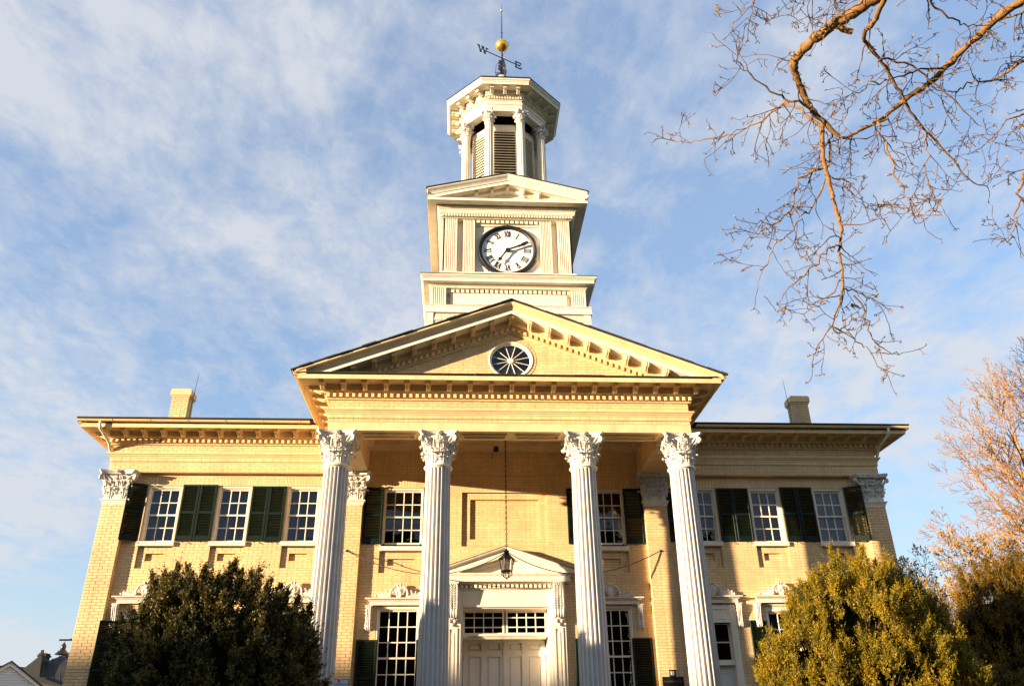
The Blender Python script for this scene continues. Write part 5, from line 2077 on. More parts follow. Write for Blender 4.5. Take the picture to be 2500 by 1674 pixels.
def signs():
    y = -PD - .012
    e = empty('hospital_sign', None, (-3.79, y, 2.40))
    tag(e, 'pale blue hospital sign with red lettering on the pilaster left of the door', 'sign')
    MB().cbox(-.31, .285, -.018, 0, 0, .722, .004).obj('board', 'sign_navy', e)
    MB().cbox(-.297, .272, -.022, -.016, .012, .71, .002).obj('face', 'sign_blue', e)
    q = [(-.0, .722), (.045, .667), (0, .612), (-.045, .667)]
    MB().grid([[(x * 1.0 + .055, -.03, z + .025) for x, z in q], [(x + .055, -.01, z + .025) for x, z in q]], close=True, caps=True).obj('diamond', 'sign_white', e)
    q = [(-.0, .714), (.037, .667), (0, .62), (-.037, .667)]
    MB().grid([[(x + .055, -.033, z + .025) for x, z in q], [(x + .055, -.02, z + .025) for x, z in q]], close=True, caps=True).obj('diamond', 'sign_red', e)
    text('lettering', 'CIVIL WAR HOSPITAL SITE', .044, (.02, -.0245, .603), 'sign_navy', e)
    text('lettering', "SHEPHERD'S TOWN HALL", .050, (.02, -.0245, .532), 'sign_red', e)
    e = empty('bronze_plaque', None, (3.79, y, 2.30))
    tag(e, 'dark bronze plaque with raised letters on the pilaster right of the door', 'plaque')
    mb = MB().cbox(-.245, .245, -.02, 0, 0, .805, .004)
    mb.obj('plate', 'plaque_bronze', e)
    mb = MB()
    for a, b, c, d in ((-.245, .245, .79, .805), (-.245, .245, 0, .015), (-.245, -.23, .015, .79), (.23, .245, .015, .79)):
        mb.box(a, b, -.027, -.019, c, d)
    mb.obj('border', 'plaque_bronze', e)
    text('lettering', 'McMURRAN HALL', .052, (0, -.0215, .69), 'plaque_letter', e)
    e = empty('number_plate', None, (3.79, y, 3.108))
    tag(e, 'small black plate with white square reading 5 above the bronze plaque', 'number plate')
    MB().cbox(-.075, .075, -.015, 0, 0, .15, .003).obj('plate', 'black_metal', e)
    MB().cbox(-.04, .04, -.019, -.012, .033, .117, .002).obj('square', 'sign_white', e)
    text('numeral', '5', .095, (0, -.0205, .042), 'dial_black', e)
signs()

def wall_box():
    e = empty('wall_loudspeaker', None, (-.21, 0, 8.50))
    tag(e, 'small black box high on the shaded brick wall behind the lantern chain', 'loudspeaker')
    mb = MB().cbox(-.06, .06, -.12, -.02, 0, .145, .012)
    mb.obj('case', 'black_metal', e)
    MB().box(-.02, .02, -.02, .0, .03, .11).obj('bracket', 'black_metal', e)
    mb = MB().tube([(-.05, -.03, .03), (-.085, -.012, -.02), (-.085, -.014, -.12), (-.10, -.014, -.20)], .008, 5)
    mb.obj('cable', 'black_metal', e)
wall_box()

def bracket_lamp():
    e = empty('bracket_lamp', None, (-W, 1.0, 4.13))
    tag(e, 'dark lamp with conical shade on an iron bracket off the left side wall', 'lamp')
    mb = MB().tube([(.02, 0, 0), (-.80, 0, 0)], .022, 6)
    mb.tube([(0.02, 0, .16), (-.60, 0, .0)], .015, 6)
    mb.obj('bracket', 'black_metal', e)
    x = -.67
    mb = MB().tube([(x, 0, 0), (x, 0, -.07)], .012, 6)
    mb.lathe([(.012, -.06), (.03, -.085), (.05, -.11), (.058, -.15), (.055, -.205), (.045, -.22)], 14, (x, 0))
    mb.obj('body', 'black_metal', e, 50)
    MB().lathe([(.045, -.205), (.065, -.22), (.155, -.31), (.16, -.325), (.15, -.325), (.05, -.235)], 18, (x, 0), caps=False).obj('shade', 'black_metal', e, 50)
    MB().tube([(-.35, 0, 0), (-.35, 0, -.12)], .01, 5).lathe([(.01, -.10), (.035, -.13), (.05, -.2), (.04, -.26)], 12, (-.35, 0)).obj('hook', 'black_metal', e)
bracket_lamp()

# ------------------------------------------------------------------ houses beyond, lower left
def houses():
    e = empty('white_house', None, (-21.0, 20, 0), R(27))
    tag(e, 'white clapboard gable house at lower left edge behind the courthouse', 'house')
    hw, ap, ev = 4.0, 5.42, 2.66
    sl = (ap - ev) / hw
    mb = MB().poly([(-hw, 0, 0), (hw, 0, 0), (hw, 0, ev), (0, 0, ap), (-hw, 0, ev)])
    mb.box(-hw, hw, .01, 8, 0, ev)
    mb.obj('wall', 'white_siding', e)
    z = 1.6
    i = 0
    while z < ap - .1:
        w = hw if z < ev else (ap - z) / sl
        w2 = hw if z + .11 < ev else (ap - z - .11) / sl
        if w2 > .05:
            MB().grid([[(-w, -.035, z), (w, -.035, z), (w2, -.004, z + .11), (-w2, -.004, z + .11)], [(-w, -.003, z), (w, -.003, z), (w2, -.003, z + .11), (-w2, -.003, z + .11)]], close=True, caps=True).obj('clapboard', 'white_siding', e)
        z += .11
    MB().rake([(.0, .0), (.12, .0), (.12, -.16), (.0, -.16)], hw + .3, ap + .1, sl, 0).obj('barge_board', 'sign_white', e)
    mb = MB()
    for s in (-1, 1):
        mb.grid([[(0, y, ap + .10 + u) for y, u in ((-.2, 0), (8.2, 0), (8.2, .06), (-.2, .06))], [(s * (hw + .35), y, ap + .10 - sl * (hw + .35) + u) for y, u in ((-.2, 0), (8.2, 0), (8.2, .06), (-.2, .06))]], close=True, caps=True)
    mb.obj('roof', 'dark_roof', e)
    # the dark house behind it
    e = empty('dark_house', None, (-24.6, 30, 0.12))
    tag(e, 'dark house with standing seam roof, chimney and pinnacled gable at lower left', 'house')
    mb = MB().box(-6, 8, 0, 9, 0, 4.0)
    mb.obj('wall', 'dark_brick', e)
    mb = MB().poly([(-6, -.2, 3.6), (-.4, -.2, 3.6), (-.4, 4, 6.35), (-6, 4, 6.75)]).poly([(-6, 4, 6.75), (-.4, 4, 6.35), (-.4, 9, 3.6), (-6, 9, 3.6)])
    rf = mb.obj('roof', 'dark_roof', e)
    MB().box(-1.75, -1.32, 3.6, 4.2, 5.8, 7.25).box(-1.80, -1.27, 3.55, 4.25, 7.05, 7.15).obj('chimney', 'dark_brick', e)
    # pinnacled gable, its roof facing left dark and the front mossy
    mb = MB().poly([(-1.0, -.3, 5.6), (0.0, .3, 6.85), (.42, -.3, 5.6)]).poly([(-1.0, -.3, 5.6), (0, .3, 6.85), (-1.0, 3, 5.6)]).poly([(.42, -.3, 5.6), (0, .3, 6.85), (.6, 3, 5.8)])
    mb.poly([(-2.4, -.8, 4.1), (-1.0, -.3, 5.6), (.42, -.3, 5.6), (2.6, -.8, 4.9), (2.4, -.8, 3.6), (-2.6, -.8, 3.2)])
    mb.obj('gable_roof', 'moss_roof', e)
    mb = MB().grid([[(-.07, .2, 6.75), (.07, .2, 6.75), (.07, .34, 6.75), (-.07, .34, 6.75)], [(-.06, .22, 7.05), (.06, .22, 7.05), (.06, .33, 7.05), (-.06, .33, 7.05)]], close=True, caps=True)
    mb.obj('pinnacle', 'dark_brick', e)
    mb = MB()
    A, B, C, D = Vector((.15, .6, 6.45)), Vector((4.8, 2.6, 9.0)), Vector((6.6, -.6, 5.2)), Vector((1.2, -.6, 4.6))
    mb.poly([A, B, C, D])
    mb.obj('main_roof', 'metal_roof', e)
    for i in range(1, 16):
        t = i / 16
        p, q = A.lerp(B, t), D.lerp(C, t)
        up = Vector((0, -.02, .03))
        MB().tube([p + up, q + up], .03, 4).obj('roof_seam', 'metal_roof', e)
houses()
LIMBS = [
 ([(3.02,-14.65,8.08),(2.86,-14.48,8.09),(2.72,-14.32,8.09),(2.61,-14.19,8.09),(2.47,-14.02,8.06),(2.37,-13.87,8.03),(2.33,-13.76,8.0),(2.36,-13.67,7.95),(2.42,-13.59,7.89),(2.5,-13.49,7.8),(2.6,-13.4,7.7),(2.74,-13.33,7.58),(2.91,-13.25,7.45)], 0.062, 0.024),
 ([(2.75,-13.28,7.58),(2.74,-13.21,7.39),(2.75,-13.14,7.19),(2.78,-13.09,6.99),(2.81,-13.04,6.77),(2.85,-12.97,6.53),(2.85,-12.97,6.39),(2.81,-12.92,6.2),(2.82,-12.85,5.95),(2.8,-12.83,5.78),(2.73,-12.78,5.6),(2.66,-12.74,5.44),(2.52,-12.66,5.25),(2.44,-12.63,5.09)], 0.026, 0.005),
 ([(4.8,-14.31,8.55),(4.63,-14.21,8.47),(4.43,-14.07,8.37),(4.24,-13.9,8.22),(4.01,-13.7,8.05),(3.84,-13.57,7.91),(3.66,-13.5,7.82),(3.43,-13.35,7.67),(3.24,-13.28,7.57),(3.08,-13.25,7.49),(2.92,-13.24,7.43)], 0.045, 0.012),
 ([(2.78,-14.82,7.8),(2.81,-14.69,7.84),(2.82,-14.48,7.83),(2.81,-14.3,7.85),(2.89,-14.16,7.85),(3.1,-14.01,7.75),(3.28,-13.85,7.65),(3.45,-13.69,7.55),(3.64,-13.54,7.43),(3.88,-13.4,7.29),(4.14,-13.25,7.08),(4.34,-13.14,6.98),(4.53,-13.1,6.94)], 0.026, 0.005),
 ([(2.55,-13.51,7.63),(2.36,-13.53,7.63),(2.16,-13.6,7.7),(1.91,-13.69,7.79),(1.75,-13.79,7.85),(1.66,-13.91,7.89)], 0.014, 0.004),
 ([(2.75,-13.26,7.56),(2.57,-13.24,7.81),(2.51,-13.19,7.94),(2.46,-13.09,8.03),(2.3,-12.85,8.02),(2.09,-12.64,8.04),(1.9,-12.46,8.1),(1.68,-12.3,8.17),(1.46,-12.18,8.27)], 0.016, 0.004),
 ([(5.0,-13.76,8.23),(4.89,-13.74,8.16),(4.7,-13.62,8.05),(4.53,-13.58,7.99),(4.35,-13.57,7.98),(4.2,-13.52,7.89),(4.1,-13.57,7.86)], 0.018, 0.006),
 ([(3.28,-14.58,8.14),(3.44,-14.45,8.16),(3.6,-14.34,8.19),(3.87,-14.22,8.13),(4.08,-14.15,8.16),(4.32,-14.14,8.2)], 0.013, 0.005),
 ([(3.04,-14.08,7.72),(3.24,-14.05,7.75),(3.49,-13.98,7.68),(3.76,-13.86,7.56),(4.02,-13.74,7.4),(4.26,-13.64,7.28)], 0.012, 0.004),
 ([(3.34,-13.48,7.55),(3.26,-13.48,7.38),(3.31,-13.41,7.03),(3.36,-13.38,6.7),(3.4,-13.41,6.45),(3.47,-13.45,6.17)], 0.013, 0.004),
 ([(3.96,-13.76,7.99),(3.71,-13.71,7.98),(3.48,-13.65,7.94),(3.24,-13.59,7.89),(3.06,-13.54,7.81),(2.98,-13.5,7.66),(2.86,-13.45,7.54)], 0.012, 0.004),
 ([(4.96,-13.35,7.16),(4.85,-13.26,7.02),(4.79,-13.12,6.77),(4.74,-13.01,6.51),(4.68,-12.97,6.37),(4.55,-12.97,6.35)], 0.014, 0.004),
 ([(2.77,-13.09,7.19),(2.51,-12.97,7.07),(2.45,-12.84,6.81),(2.26,-12.74,6.66),(2.11,-12.77,6.65),(2.0,-12.79,6.61)], 0.012, 0.004),
 ([(2.81,-12.95,6.25),(2.73,-12.97,6.24),(2.6,-12.87,6.11),(2.48,-12.81,6.0),(2.35,-12.75,5.91),(2.2,-12.66,5.77),(2.16,-12.62,5.62)], 0.011, 0.003),
 ([(2.79,-12.85,5.91),(2.69,-12.75,5.77),(2.56,-12.68,5.68),(2.43,-12.62,5.62)], 0.009, 0.003),
 ([(2.77,-12.87,5.75),(2.93,-12.8,5.78),(3.14,-12.73,5.74),(3.36,-12.61,5.59)], 0.009, 0.003),
 ([(2.89,-12.87,5.74),(3.05,-12.71,5.55),(3.17,-12.54,5.38),(3.38,-12.46,5.26),(3.56,-12.44,5.29)], 0.009, 0.003),
 ([(2.64,-12.79,5.41),(2.86,-12.7,5.29),(3.03,-12.62,5.22),(3.19,-12.49,5.07)], 0.008, 0.003),
 ([(3.81,-13.4,7.42),(3.76,-13.34,7.22),(3.77,-13.23,6.91),(3.79,-13.23,6.71),(3.82,-13.25,6.51)], 0.009, 0.003),
 ([(2.93,-13.25,7.43),(3.21,-13.28,7.43),(3.5,-13.3,7.41),(3.71,-13.24,7.34)], 0.009, 0.003),
 ([(4.93,-14.07,8.56),(4.81,-14.05,8.53),(4.65,-13.99,8.5),(4.47,-13.9,8.45),(4.27,-13.85,8.46)], 0.014, 0.004),
 ([(4.94,-13.61,7.64),(4.8,-13.56,7.56),(4.65,-13.53,7.5),(4.51,-13.44,7.36),(4.33,-13.34,7.24)], 0.012, 0.004),
 ([(2.75,-13.07,7.0),(2.67,-12.97,6.84),(2.6,-12.92,6.72),(2.5,-12.88,6.64),(2.35,-12.78,6.49),(2.22,-12.72,6.38),(2.13,-12.61,6.18),(2.03,-12.53,6.0)], 0.01, 0.003),
 ([(2.83,-13.24,7.49),(2.87,-13.1,7.39),(2.91,-12.91,7.22),(3.12,-12.9,7.13),(3.19,-12.78,7.02),(3.4,-12.74,6.89),(3.57,-12.83,6.95)], 0.011, 0.003),
 ([(1.75,-14.39,8.26),(1.76,-14.3,8.23),(1.77,-14.22,8.2),(1.75,-14.12,8.18)], 0.007, 0.003),
 ([(2.27,-14.52,8.13),(2.23,-14.42,8.11),(2.19,-14.32,8.09),(2.15,-14.23,8.09)], 0.007, 0.003),
 ([(2.69,-14.64,7.99),(2.61,-14.54,8.0),(2.51,-14.46,8.03),(2.44,-14.35,8.03)], 0.007, 0.003),
]

# ------------------------------------------------------------------ trees and shrubs
def sticks(segs, m, name, sides=4):
    """segs: (p0, p1, r0, r1) -> prisms, all in one mesh"""
    S = np.array([(*a, *b, r0, r1) for a, b, r0, r1 in segs], dtype=np.float64)
    p0, p1, r0, r1 = S[:, :3], S[:, 3:6], S[:, 6], S[:, 7]
    d = p1 - p0
    d /= np.maximum(np.linalg.norm(d, axis=1, keepdims=True), 1e-9)
    ref = np.where(np.abs(d[:, 2:3]) < .9, np.array([[0, 0, 1.0]]), np.array([[1.0, 0, 0]]))
    e1 = np.cross(d, ref); e1 /= np.linalg.norm(e1, axis=1, keepdims=True)
    e2 = np.cross(d, e1)
    n = len(S)
    V = np.zeros((n, 2 * sides, 3))
    for k in range(sides):
        a = 2 * PI * k / sides
        o = e1 * math.cos(a) + e2 * math.sin(a)
        V[:, k] = p0 + o * r0[:, None] - d * (r0 * .3)[:, None]
        V[:, sides + k] = p1 + o * r1[:, None]
    q = np.array([[k, (k + 1) % sides, sides + (k + 1) % sides, sides + k] for k in range(sides)])
    F = (np.arange(n)[:, None, None] * 2 * sides + q[None]).reshape(-1, 4)
    return np_mesh(name, V.reshape(-1, 3), F, m, smooth=True)

def flakes(pts, size, m, name, seed=0):
    """small two-leaf buds or leaves at points"""
    rg = np.random.default_rng(seed)
    P = np.array(pts)
    n = len(P)
    u = rg.normal(size=(n, 3)); u /= np.linalg.norm(u, axis=1, keepdims=True)
    v = np.cross(u, rg.normal(size=(n, 3))); v /= np.linalg.norm(v, axis=1, keepdims=True)
    w = np.cross(u, v)
    s = size * rg.uniform(.6, 1.4, (n, 1))
    V = np.stack([P, P + u * s + v * s * .45, P + u * s * 2, P + u * s - v * s * .45, P + u * s + w * s * .45, P + u * s - w * s * .45], 1)
    q = np.array([[0, 1, 2, 3], [0, 4, 2, 5]])
    F = (np.arange(n)[:, None, None] * 6 + q[None]).reshape(-1, 4)
    return np_mesh(name, V.reshape(-1, 3), F, m)

def smooth_path(pts, k=4):
    P = [Vector(p) for p in pts]
    out = []
    for i in range(len(P) - 1):
        a, b, c, d = P[max(i - 1, 0)], P[i], P[i + 1], P[min(i + 2, len(P) - 1)]
        for j in range(k):
            t = j / k
            out.append(.5 * ((2 * b) + (c - a) * t + (2 * a - 5 * b + 4 * c - d) * t * t + (3 * b - 3 * c + d - a) * t ** 3))
    out.append(P[-1])
    return out

def overhanging_tree():
    rnd = random.Random(17)
    e = empty('bare_tree', None, (7.5, -16.5, 0))
    tag(e, 'bare budding tree reaching golden sunlit boughs across the upper right sky', 'tree')
    base = Vector((7.5, -16.5, 0))
    big = MB()
    segs, buds = [], []
    # trunk out of frame with a limb to each bough that enters the picture
    big.tube([(0, 0, -.1), (.05, 0, .6), (.1, .05, 2.5), (.05, .1, 4.8), (-.1, .2, 7.0), (.0, .3, 9.2)], [.46, .36, .31, .28, .24, .17], 12)
    starts = [0, 2, 3, 6, 7, 11, 20, 21, 24, 25, 26]
    for i in starts:
        p = Vector(LIMBS[i][0][0]) - base
        r = LIMBS[i][1]
        z0 = min(max(p.z - 1.2, 5.5), 8.6)
        q = Vector((-.05, .2, z0))
        mid = q.lerp(p, .5) + Vector((.2, -.5, .25))
        big.tube(smooth_path([q, mid, p], 5), [r * 1.9 - r * .9 * t / 10 for t in range(11)], 7)
    def twig(p, d, L, r, lvl):
        n = max(3, int(L / .055))
        cur = Vector(p)
        d = Vector(d).normalized()
        droop = rnd.uniform(-.05, .04)
        for i in range(n):
            t = i / n
            d = (d + Vector((rnd.gauss(0, .20), rnd.gauss(0, .20), rnd.gauss(0, .20) + droop))).normalized()
            nx = cur + d * (L / n)
            ra, rb = r * (1 - .6 * t), r * (1 - .6 * (t + 1 / n))
            segs.append((tuple(cur), tuple(nx), max(ra, .0034), max(rb, .0030)))
            if lvl > 0 and rnd.random() < (.42 if lvl > 1 else .26):
                dd = (d + Vector((rnd.gauss(0, .8), rnd.gauss(0, .8), rnd.gauss(-.1, .7)))).normalized()
                twig(nx, dd, L * rnd.uniform(.25, .5), rb * .75, lvl - 1)
            cur = nx
        # tip: little claw of buds
        for _ in range(rnd.choice((1, 2, 2, 3))):
            dd = (d + Vector((rnd.gauss(0, .7), rnd.gauss(0, .7), rnd.gauss(.1, .6)))).normalized()
            q = cur + dd * rnd.uniform(.02, .045)
            segs.append((tuple(cur), tuple(q), .0028, .0036))
            buds.append(tuple(q))
    for k, (pts, r0, r1) in enumerate(LIMBS):
        P = smooth_path([Vector(p) - base for p in pts], 4)
        n = len(P)
        jit = .028 if r0 < .02 else .012
        P = [p + Vector((rnd.gauss(0, jit * .5), rnd.gauss(0, jit * .5), rnd.gauss(0, jit * .5))) for p in P]
        rad = [1.05 * r0 + (r1 - 1.05 * r0) * (i / (n - 1)) ** .9 for i in range(n)]
        rad = [r * (1 + .10 * math.sin(i * 1.7 + k) + rnd.uniform(-.10, .14)) for i, r in enumerate(rad)]
        big.tube(P, rad, 8 if r0 > .02 else 6)
        for i in range(1, n - 1):
            big_r = rad[i]
            share = .46 if big_r < .02 else .2
            if big_r > .045: share = .03
            if rnd.random() < share:
                d = (P[i + 1] - P[i - 1]).normalized()
                out = d.cross(Vector((rnd.gauss(0, 1), rnd.gauss(0, 1), rnd.gauss(0, 1)))).normalized()
                dd = (d * rnd.uniform(.1, .9) + out + Vector((0, 0, -.12))).normalized()
                twig(P[i], dd, rnd.uniform(.20, .52), min(.0075, big_r * .6), 2)
        if r1 < .01:
            d = P[-1] - P[-2]
            twig(P[-1], d, rnd.uniform(.15, .3), .003, 1)
    # cut stub on the main bough
    p = Vector(LIMBS[0][0][3]) - base
    q = p + Vector((.16, .02, -.10))
    big.tube([p, p + Vector((.07, .02, -.07)), q], [.034, .032, .030], 9)
    big.obj('boughs', 'bark', e, 70)
    o = link('twigs', sticks(segs, 'twig', 'twigs', 4), e)
    o = link('buds', flakes(buds, .011, 'bud', 'buds', 3), e)
    # last year's leaf still hanging
    c = Vector(LIMBS[1][0][10]) - base + Vector((.18, 0, .03))
    mb = MB()
    mb.grid([[c + Vector((-.04, 0, .0)), c + Vector((-.01, .02, .045)), c + Vector((.045, .0, .01))], [c + Vector((-.02, -.02, -.01)), c + Vector((.02, .01, -.01)), c + Vector((.055, -.02, -.05))]])
    mb.grid([[c + Vector((-.035, .01, .01)), c + Vector((.0, .04, .03))], [c + Vector((-.01, .0, -.03)), c + Vector((.03, .02, -.04))]])
    mb.obj('dead_leaf', 'dark_brick', e)
overhanging_tree()

def far_tree(name, label, loc, fork_z, trunk, limbs, seed, L0, bm='far_bark', tm='far_twig', leaf=None, leaves=.5, curve=.10, dens=1.0, rmin=.010):
    """trunk to fork_z, then limbs given by (tilt from plumb in the picture plane, tilt in depth, length share)"""
    rnd = random.Random(seed)
    e = empty(name, None, loc)
    tag(e, label, 'tree')
    big, small, tips = [], [], []
    def grow(p, d, L, r, lvl):
        n = {3: 9, 2: 7, 1: 5, 0: 3}[lvl]
        cur = Vector(p); d = Vector(d).normalized()
        side = 1 if rnd.random() < .5 else -1
        for i in range(n):
            t = i / n
            d = (d + Vector((rnd.gauss(0, .07), rnd.gauss(0, .07), rnd.gauss(0, .05) + curve * (.5 if lvl > 1 else .2)))).normalized()
            nx = cur + d * (L / n)
            ra, rb = max(r * (1 - .75 * t), rmin), max(r * (1 - .75 * (t + 1 / n)), rmin)
            (big if lvl > 1 else small).append((tuple(cur), tuple(nx), ra, rb))
            cur = nx
            if lvl > 0 and (i > 1 or lvl < 3) and rnd.random() < dens:
                ax = d.cross(Vector((rnd.gauss(0, .5), 1.0, rnd.gauss(0, .3)))).normalized()
                side = -side
                a = rnd.uniform(.45, .85)
                dd = (d * math.cos(a) + (ax * side + Vector((0, rnd.gauss(0, .5), 0))).normalized() * math.sin(a)).normalized()
                grow(cur, dd, L * rnd.uniform(.36, .55) * (1.1 - .5 * t), rb * .6, lvl - 1)
        if lvl > 0:
            for _ in range(2):
                dd = (d + Vector((rnd.gauss(0, .35), rnd.gauss(0, .35), rnd.gauss(0, .25)))).normalized()
                grow(cur, dd, L * .3, max(r * .25, rmin), lvl - 1)
        else:
            tips.append(tuple(cur))
    top = Vector((0, 0, fork_z))
    P = smooth_path([(0, 0, -.2), (.06, .03, fork_z * .35), (-.05, .0, fork_z * .7), tuple(top)], 4)
    for i in range(len(P) - 1):
        k = 1 - .45 * i / len(P)
        big.append((tuple(P[i]), tuple(P[i + 1]), trunk * k, trunk * (k - .04)))
    for a, b, l in limbs:
        d = Vector((math.sin(R(a)) * math.cos(R(b)), math.sin(R(b)), math.cos(R(a)) * math.cos(R(b))))
        grow(top - Vector((0, 0, rnd.uniform(0, .25) * fork_z * .3)), d, L0 * l, trunk * .46, 3)
    link('trunk', sticks(big, bm, 'trunk', 6), e)
    link('crown', sticks(small, tm, 'crown', 3), e)
    if leaf:
        link('buds', flakes([t for t in tips if rnd.random() < leaves], leaf, 'bud', 'buds', seed), e)
    return e

far_tree('bare_tree', 'tall reddish bare tree lit by low sun behind the right wing', (25.2, 12.0, 0), 6.6, .27,
         [(-70, -8, .55), (-62, 5, .66), (-56, 12, .70), (-50, -12, .74), (-45, 4, .78), (-35, -14, .88), (-25, 2, .95), (-40, 14, .82), (-30, -6, .92), (-20, 12, 1.0), (-10, -14, 1.05), (0, 6, 1.1), (12, -8, 1.05), (25, 10, 1.0), (40, -5, .9)], 8, 7.9, leaf=.05, leaves=.3, rmin=.009, dens=.74)
far_tree('bare_tree', 'dark bare treetop at the right edge above the reddish tree', (24.6, 7.0, 0), 8.8, .24,
         [(-35, 0, .8), (-22, 12, .95), (-10, -10, 1.05), (5, 8, 1.1), (20, 0, 1.0)], 23, 6.6, bm='dark_twig', tm='dark_twig', rmin=.008)
far_tree('budding_tree', 'small budding tree with yellow buds between right wing and far shrub', (11.9, -0.6, 0), 3.2, .08,
         [(-65, 0, .8), (-48, 10, 1.0), (-30, -10, 1.0), (-10, 8, .95), (15, 0, .9), (40, 8, .8)], 31, 2.5, leaf=.038, leaves=.8, rmin=.0045)

def cable():
    o = MB().tube([(13.6 + i * .35, 2.0, 6.16 - .135 * i + .004 * i * i) for i in range(12)], .018, 5).obj('utility_cable', 'black_metal')
    tag(o, 'black cable slanting down behind the shrub at the right edge', 'cable')

cable()

def shrub(name, label, base, blobs, n, m, leaf_l, leaf_w, sprig, per, seed, jut=.10, group=None, core=.74, upright=.75, clump=.17, tuft=15, tuft_size=1.2, plumes=110, plume_h=1.0):
    """blobs in metres from the base; sprigs of small leaves cover their union"""
    rg = np.random.default_rng(seed)
    e = empty(name, None, base)
    tag(e, label, 'shrub')
    B = np.array(blobs, dtype=float)
    area = B[:, 3] * B[:, 5] + B[:, 4] * B[:, 5] + B[:, 3] * B[:, 4]
    pick = rg.choice(len(B), size=n * 4, p=area / area.sum())
    u = rg.normal(size=(n * 4, 3)); u /= np.linalg.norm(u, axis=1, keepdims=True)
    c, r = B[pick, :3], B[pick, 3:6]
    def bump(d, s):      # lumpy outline
        return (np.sin(d[:, 0] * 9 + s) * np.sin(d[:, 1] * 8 + 2 * s) + .8 * np.sin(d[:, 2] * 11 + s * 3) * np.sin(d[:, 0] * 14 + s) + .6 * np.sin(d[:, 2] * 23 + d[:, 0] * 19)) / 2.4
    k = 1 + clump * bump(u, seed) - np.abs(rg.normal(0, .055, n * 4))
    P = c + u * r * k[:, None]
    inside = np.zeros(len(P), bool)
    for j in range(len(B)):
        q = (P - B[j, :3]) / (B[j, 3:6] * .90)
        inside |= ((q ** 2).sum(1) < 1) & (pick != j)
    nrm = u / r; nrm /= np.linalg.norm(nrm, axis=1, keepdims=True)
    keep = ~inside & (P[:, 2] > .05)
    keep &= ~((nrm[:, 1] > .35) & (rg.random(len(P)) < .65))
    P, nrm = P[keep], nrm[keep]
    # gather the sprigs into upright tufts, with gaps between them
    nt = int(n / tuft)
    T, Tn = P[:nt], nrm[:nt]
    rep = rg.poisson(tuft, nt) + 2
    idx = np.repeat(np.arange(nt), rep)
    off = rg.normal(size=(len(idx), 3)) * np.array([.030, .030, .055]) * tuft_size
    P, nrm = T[idx] + off - Tn[idx] * np.abs(rg.normal(0, .03, (len(idx), 1))), Tn[idx]
    # plumes that break the outline
    pl = np.nonzero((Tn[:, 2] > .05) & (Tn[:, 1] < .5))[0][:plumes]
    for q in pl:
        h = rg.uniform(.16, .42) * plume_h
        k = int(70 * h / .3)
        tt = rg.random(k)
        a2 = rg.uniform(0, 2 * PI, k)
        rr = .085 * (1 - tt * .75) * rg.random(k) ** .5
        lean = Tn[q] * .35 + np.array([0, 0, 1])
        c2 = T[q] + lean * (tt * h)[:, None] + np.stack([np.cos(a2) * rr, np.sin(a2) * rr, np.zeros(k)], 1)
        P = np.vstack([P, c2]); nrm = np.vstack([nrm, np.repeat(Tn[q][None], k, 0)])
    n = len(P)
    ax = nrm * (1 - upright) * 1.3 + np.array([0, 0, upright]) + rg.normal(0, .28, (n, 3))
    ax /= np.linalg.norm(ax, axis=1, keepdims=True)
    L = sprig * rg.uniform(.5, 1.35, n)
    long = rg.random(n) < jut
    L[long] *= 1.7
    # leaves around each sprig axis
    t = rg.uniform(0.1, 1, (n, per))
    az = rg.uniform(0, 2 * PI, (n, per))
    e1 = np.cross(ax, rg.normal(size=(n, 3))); e1 /= np.linalg.norm(e1, axis=1, keepdims=True)
    e2 = np.cross(ax, e1)
    o = e1[:, None] * np.cos(az)[..., None] + e2[:, None] * np.sin(az)[..., None]
    root = P[:, None] + ax[:, None] * (L[:, None] * t)[..., None]
    dirn = o * .75 + ax[:, None] * .75 + rg.normal(0, .18, (n, per, 3))
    dirn /= np.linalg.norm(dirn, axis=2, keepdims=True)
    side = np.cross(dirn, ax[:, None] + rg.normal(0, .3, (n, per, 3))); side /= np.maximum(np.linalg.norm(side, axis=2, keepdims=True), 1e-6)
    ll = (leaf_l * rg.uniform(.7, 1.25, (n, per)) * (1.15 - .45 * t))[..., None]
    lw = ll * (leaf_w / leaf_l)
    V = np.stack([root, root + dirn * ll * .5 + side * lw, root + dirn * ll, root + dirn * ll * .5 - side * lw], 2)
    N = n * per
    # twig of each sprig: a thin quad pair is hidden by the leaves; keep one leaf mesh
    F = (np.arange(N)[:, None] * 4 + np.arange(4)[None])
    o = link('foliage', np_mesh('foliage', V.reshape(-1, 3), F, m), e)
    o['kind'] = 'stuff'
    tw = []
    for q in range(0, min(nt, 900)):
        p = T[q] + Tn[q] * rg.uniform(-.05, .10)
        o2 = T[q] - Tn[q] * .35 - np.array([0, 0, .25])
        mid = (p + o2) / 2 + rg.normal(0, .03, 3)
        tw.append((tuple(o2), tuple(mid), .010, .007)); tw.append((tuple(mid), tuple(p), .007, .003))
    link('twigs', sticks(tw, 'twig', 'twigs', 3), e)
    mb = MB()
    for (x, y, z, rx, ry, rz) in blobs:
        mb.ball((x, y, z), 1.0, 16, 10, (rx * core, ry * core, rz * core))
    mb.obj('shade_core', 'core_shade', e, 80)  # solid dark bodies stand in for the shade between tufts
    return e

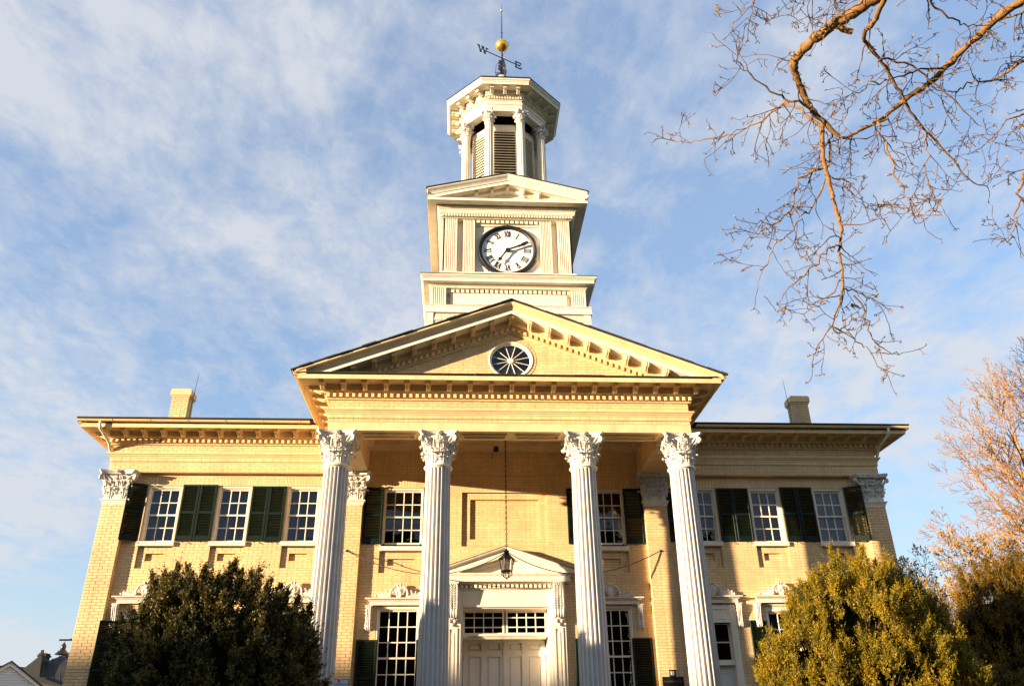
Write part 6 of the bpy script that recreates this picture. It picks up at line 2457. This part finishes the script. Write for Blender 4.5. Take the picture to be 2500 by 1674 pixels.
# left: dark evergreen in front of the left wing
def shrubs():
    s = shrub('evergreen_shrub', 'large dark green evergreen shrub in front of the left wing', (-5.2, -5.0, 0),
          [(0, 0, 2.35, 1.40, 1.3, 1.95), (-.62, 0, 2.4, .86, 1.0, 1.72), (.80, -.05, 2.35, .85, 1.0, 1.62), (1.22, -.1, 1.6, .68, .9, 1.45), (-1.05, .1, 1.9, .52, .8, 1.62), (-.15, 0, 3.45, .62, .7, .95), (-.85, .0, 3.6, .42, .5, .72), (.55, 0, 3.35, .42, .5, .78), (1.35, 0, 2.95, .36, .4, .78), (-1.3, .1, 3.1, .3, .4, .55)],
          17000, 'box_leaf', .045, .014, .13, 12, 5, jut=.14, upright=.62, plume_h=.8, core=.78)
    s = shrub('yew_shrub', 'big golden yew shrub in front of the right wing', (5.93, -5.2, 0),
          [(.05, 0, 2.35, 1.50, 1.4, 2.05), (-.95, -.2, 1.95, 1.0, 1.1, 1.62), (.85, .1, 2.1, .98, 1.2, 1.85), (.35, 0, 3.45, .75, .8, 1.05), (-.50, -.1, 3.35, .50, .6, .95), (1.30, .1, 1.6, .7, 1.0, 1.5), (-1.45, -.1, 1.4, .62, .8, 1.45), (1.0, 0, 3.35, .5, .6, .72)],
          25000, 'yew_leaf', .040, .007, .14, 15, 6, jut=.10, upright=.85, plumes=190, plume_h=.62, tuft=18, tuft_size=1.12)
    s = shrub('yew_tree', 'golden topped yew tree at the right edge beyond the big yew', (10.9, -3.1, -.2),
          [(0, 0, 4.0, 1.6, 1.4, 1.05), (-1.25, -.1, 3.55, .85, 1.1, 1.15), (1.2, 0, 3.9, 1.2, 1.2, 1.1), (-.5, 0, 3.0, 1.4, 1.2, .75), (1.0, .1, 3.1, 1.3, 1.2, .7), (-1.5, -.1, 2.5, .65, .8, 1.0)],
          15000, 'orange_yew_leaf', .042, .008, .15, 12, 9, jut=.10, upright=.8)
    mb = MB()
    for x, y, r in ((0, 0, .16), (.35, .15, .11), (-.5, .1, .10), (.8, -.1, .09), (-1.5, 0, .09)):
        mb.tube([(x * .6, y, -.1), (x, y, 1.2), (x * 1.3, y, 2.9)], [r, r * .85, r * .6], 7)
    mb.obj('trunk', 'bark', s, 60)
    s = shrub('low_shrub', 'low shaded shrub under the yew tree at lower right corner', (8.9, -4.0, 0),
          [(0, 0, 1.3, .8, .8, 1.55), (.7, .2, 1.2, .7, .8, 1.25), (-.4, -.1, 1.2, .5, .6, 1.4)],
          6000, 'orange_yew_leaf', .042, .010, .14, 11, 12, jut=.1, upright=.75)
shrubs()
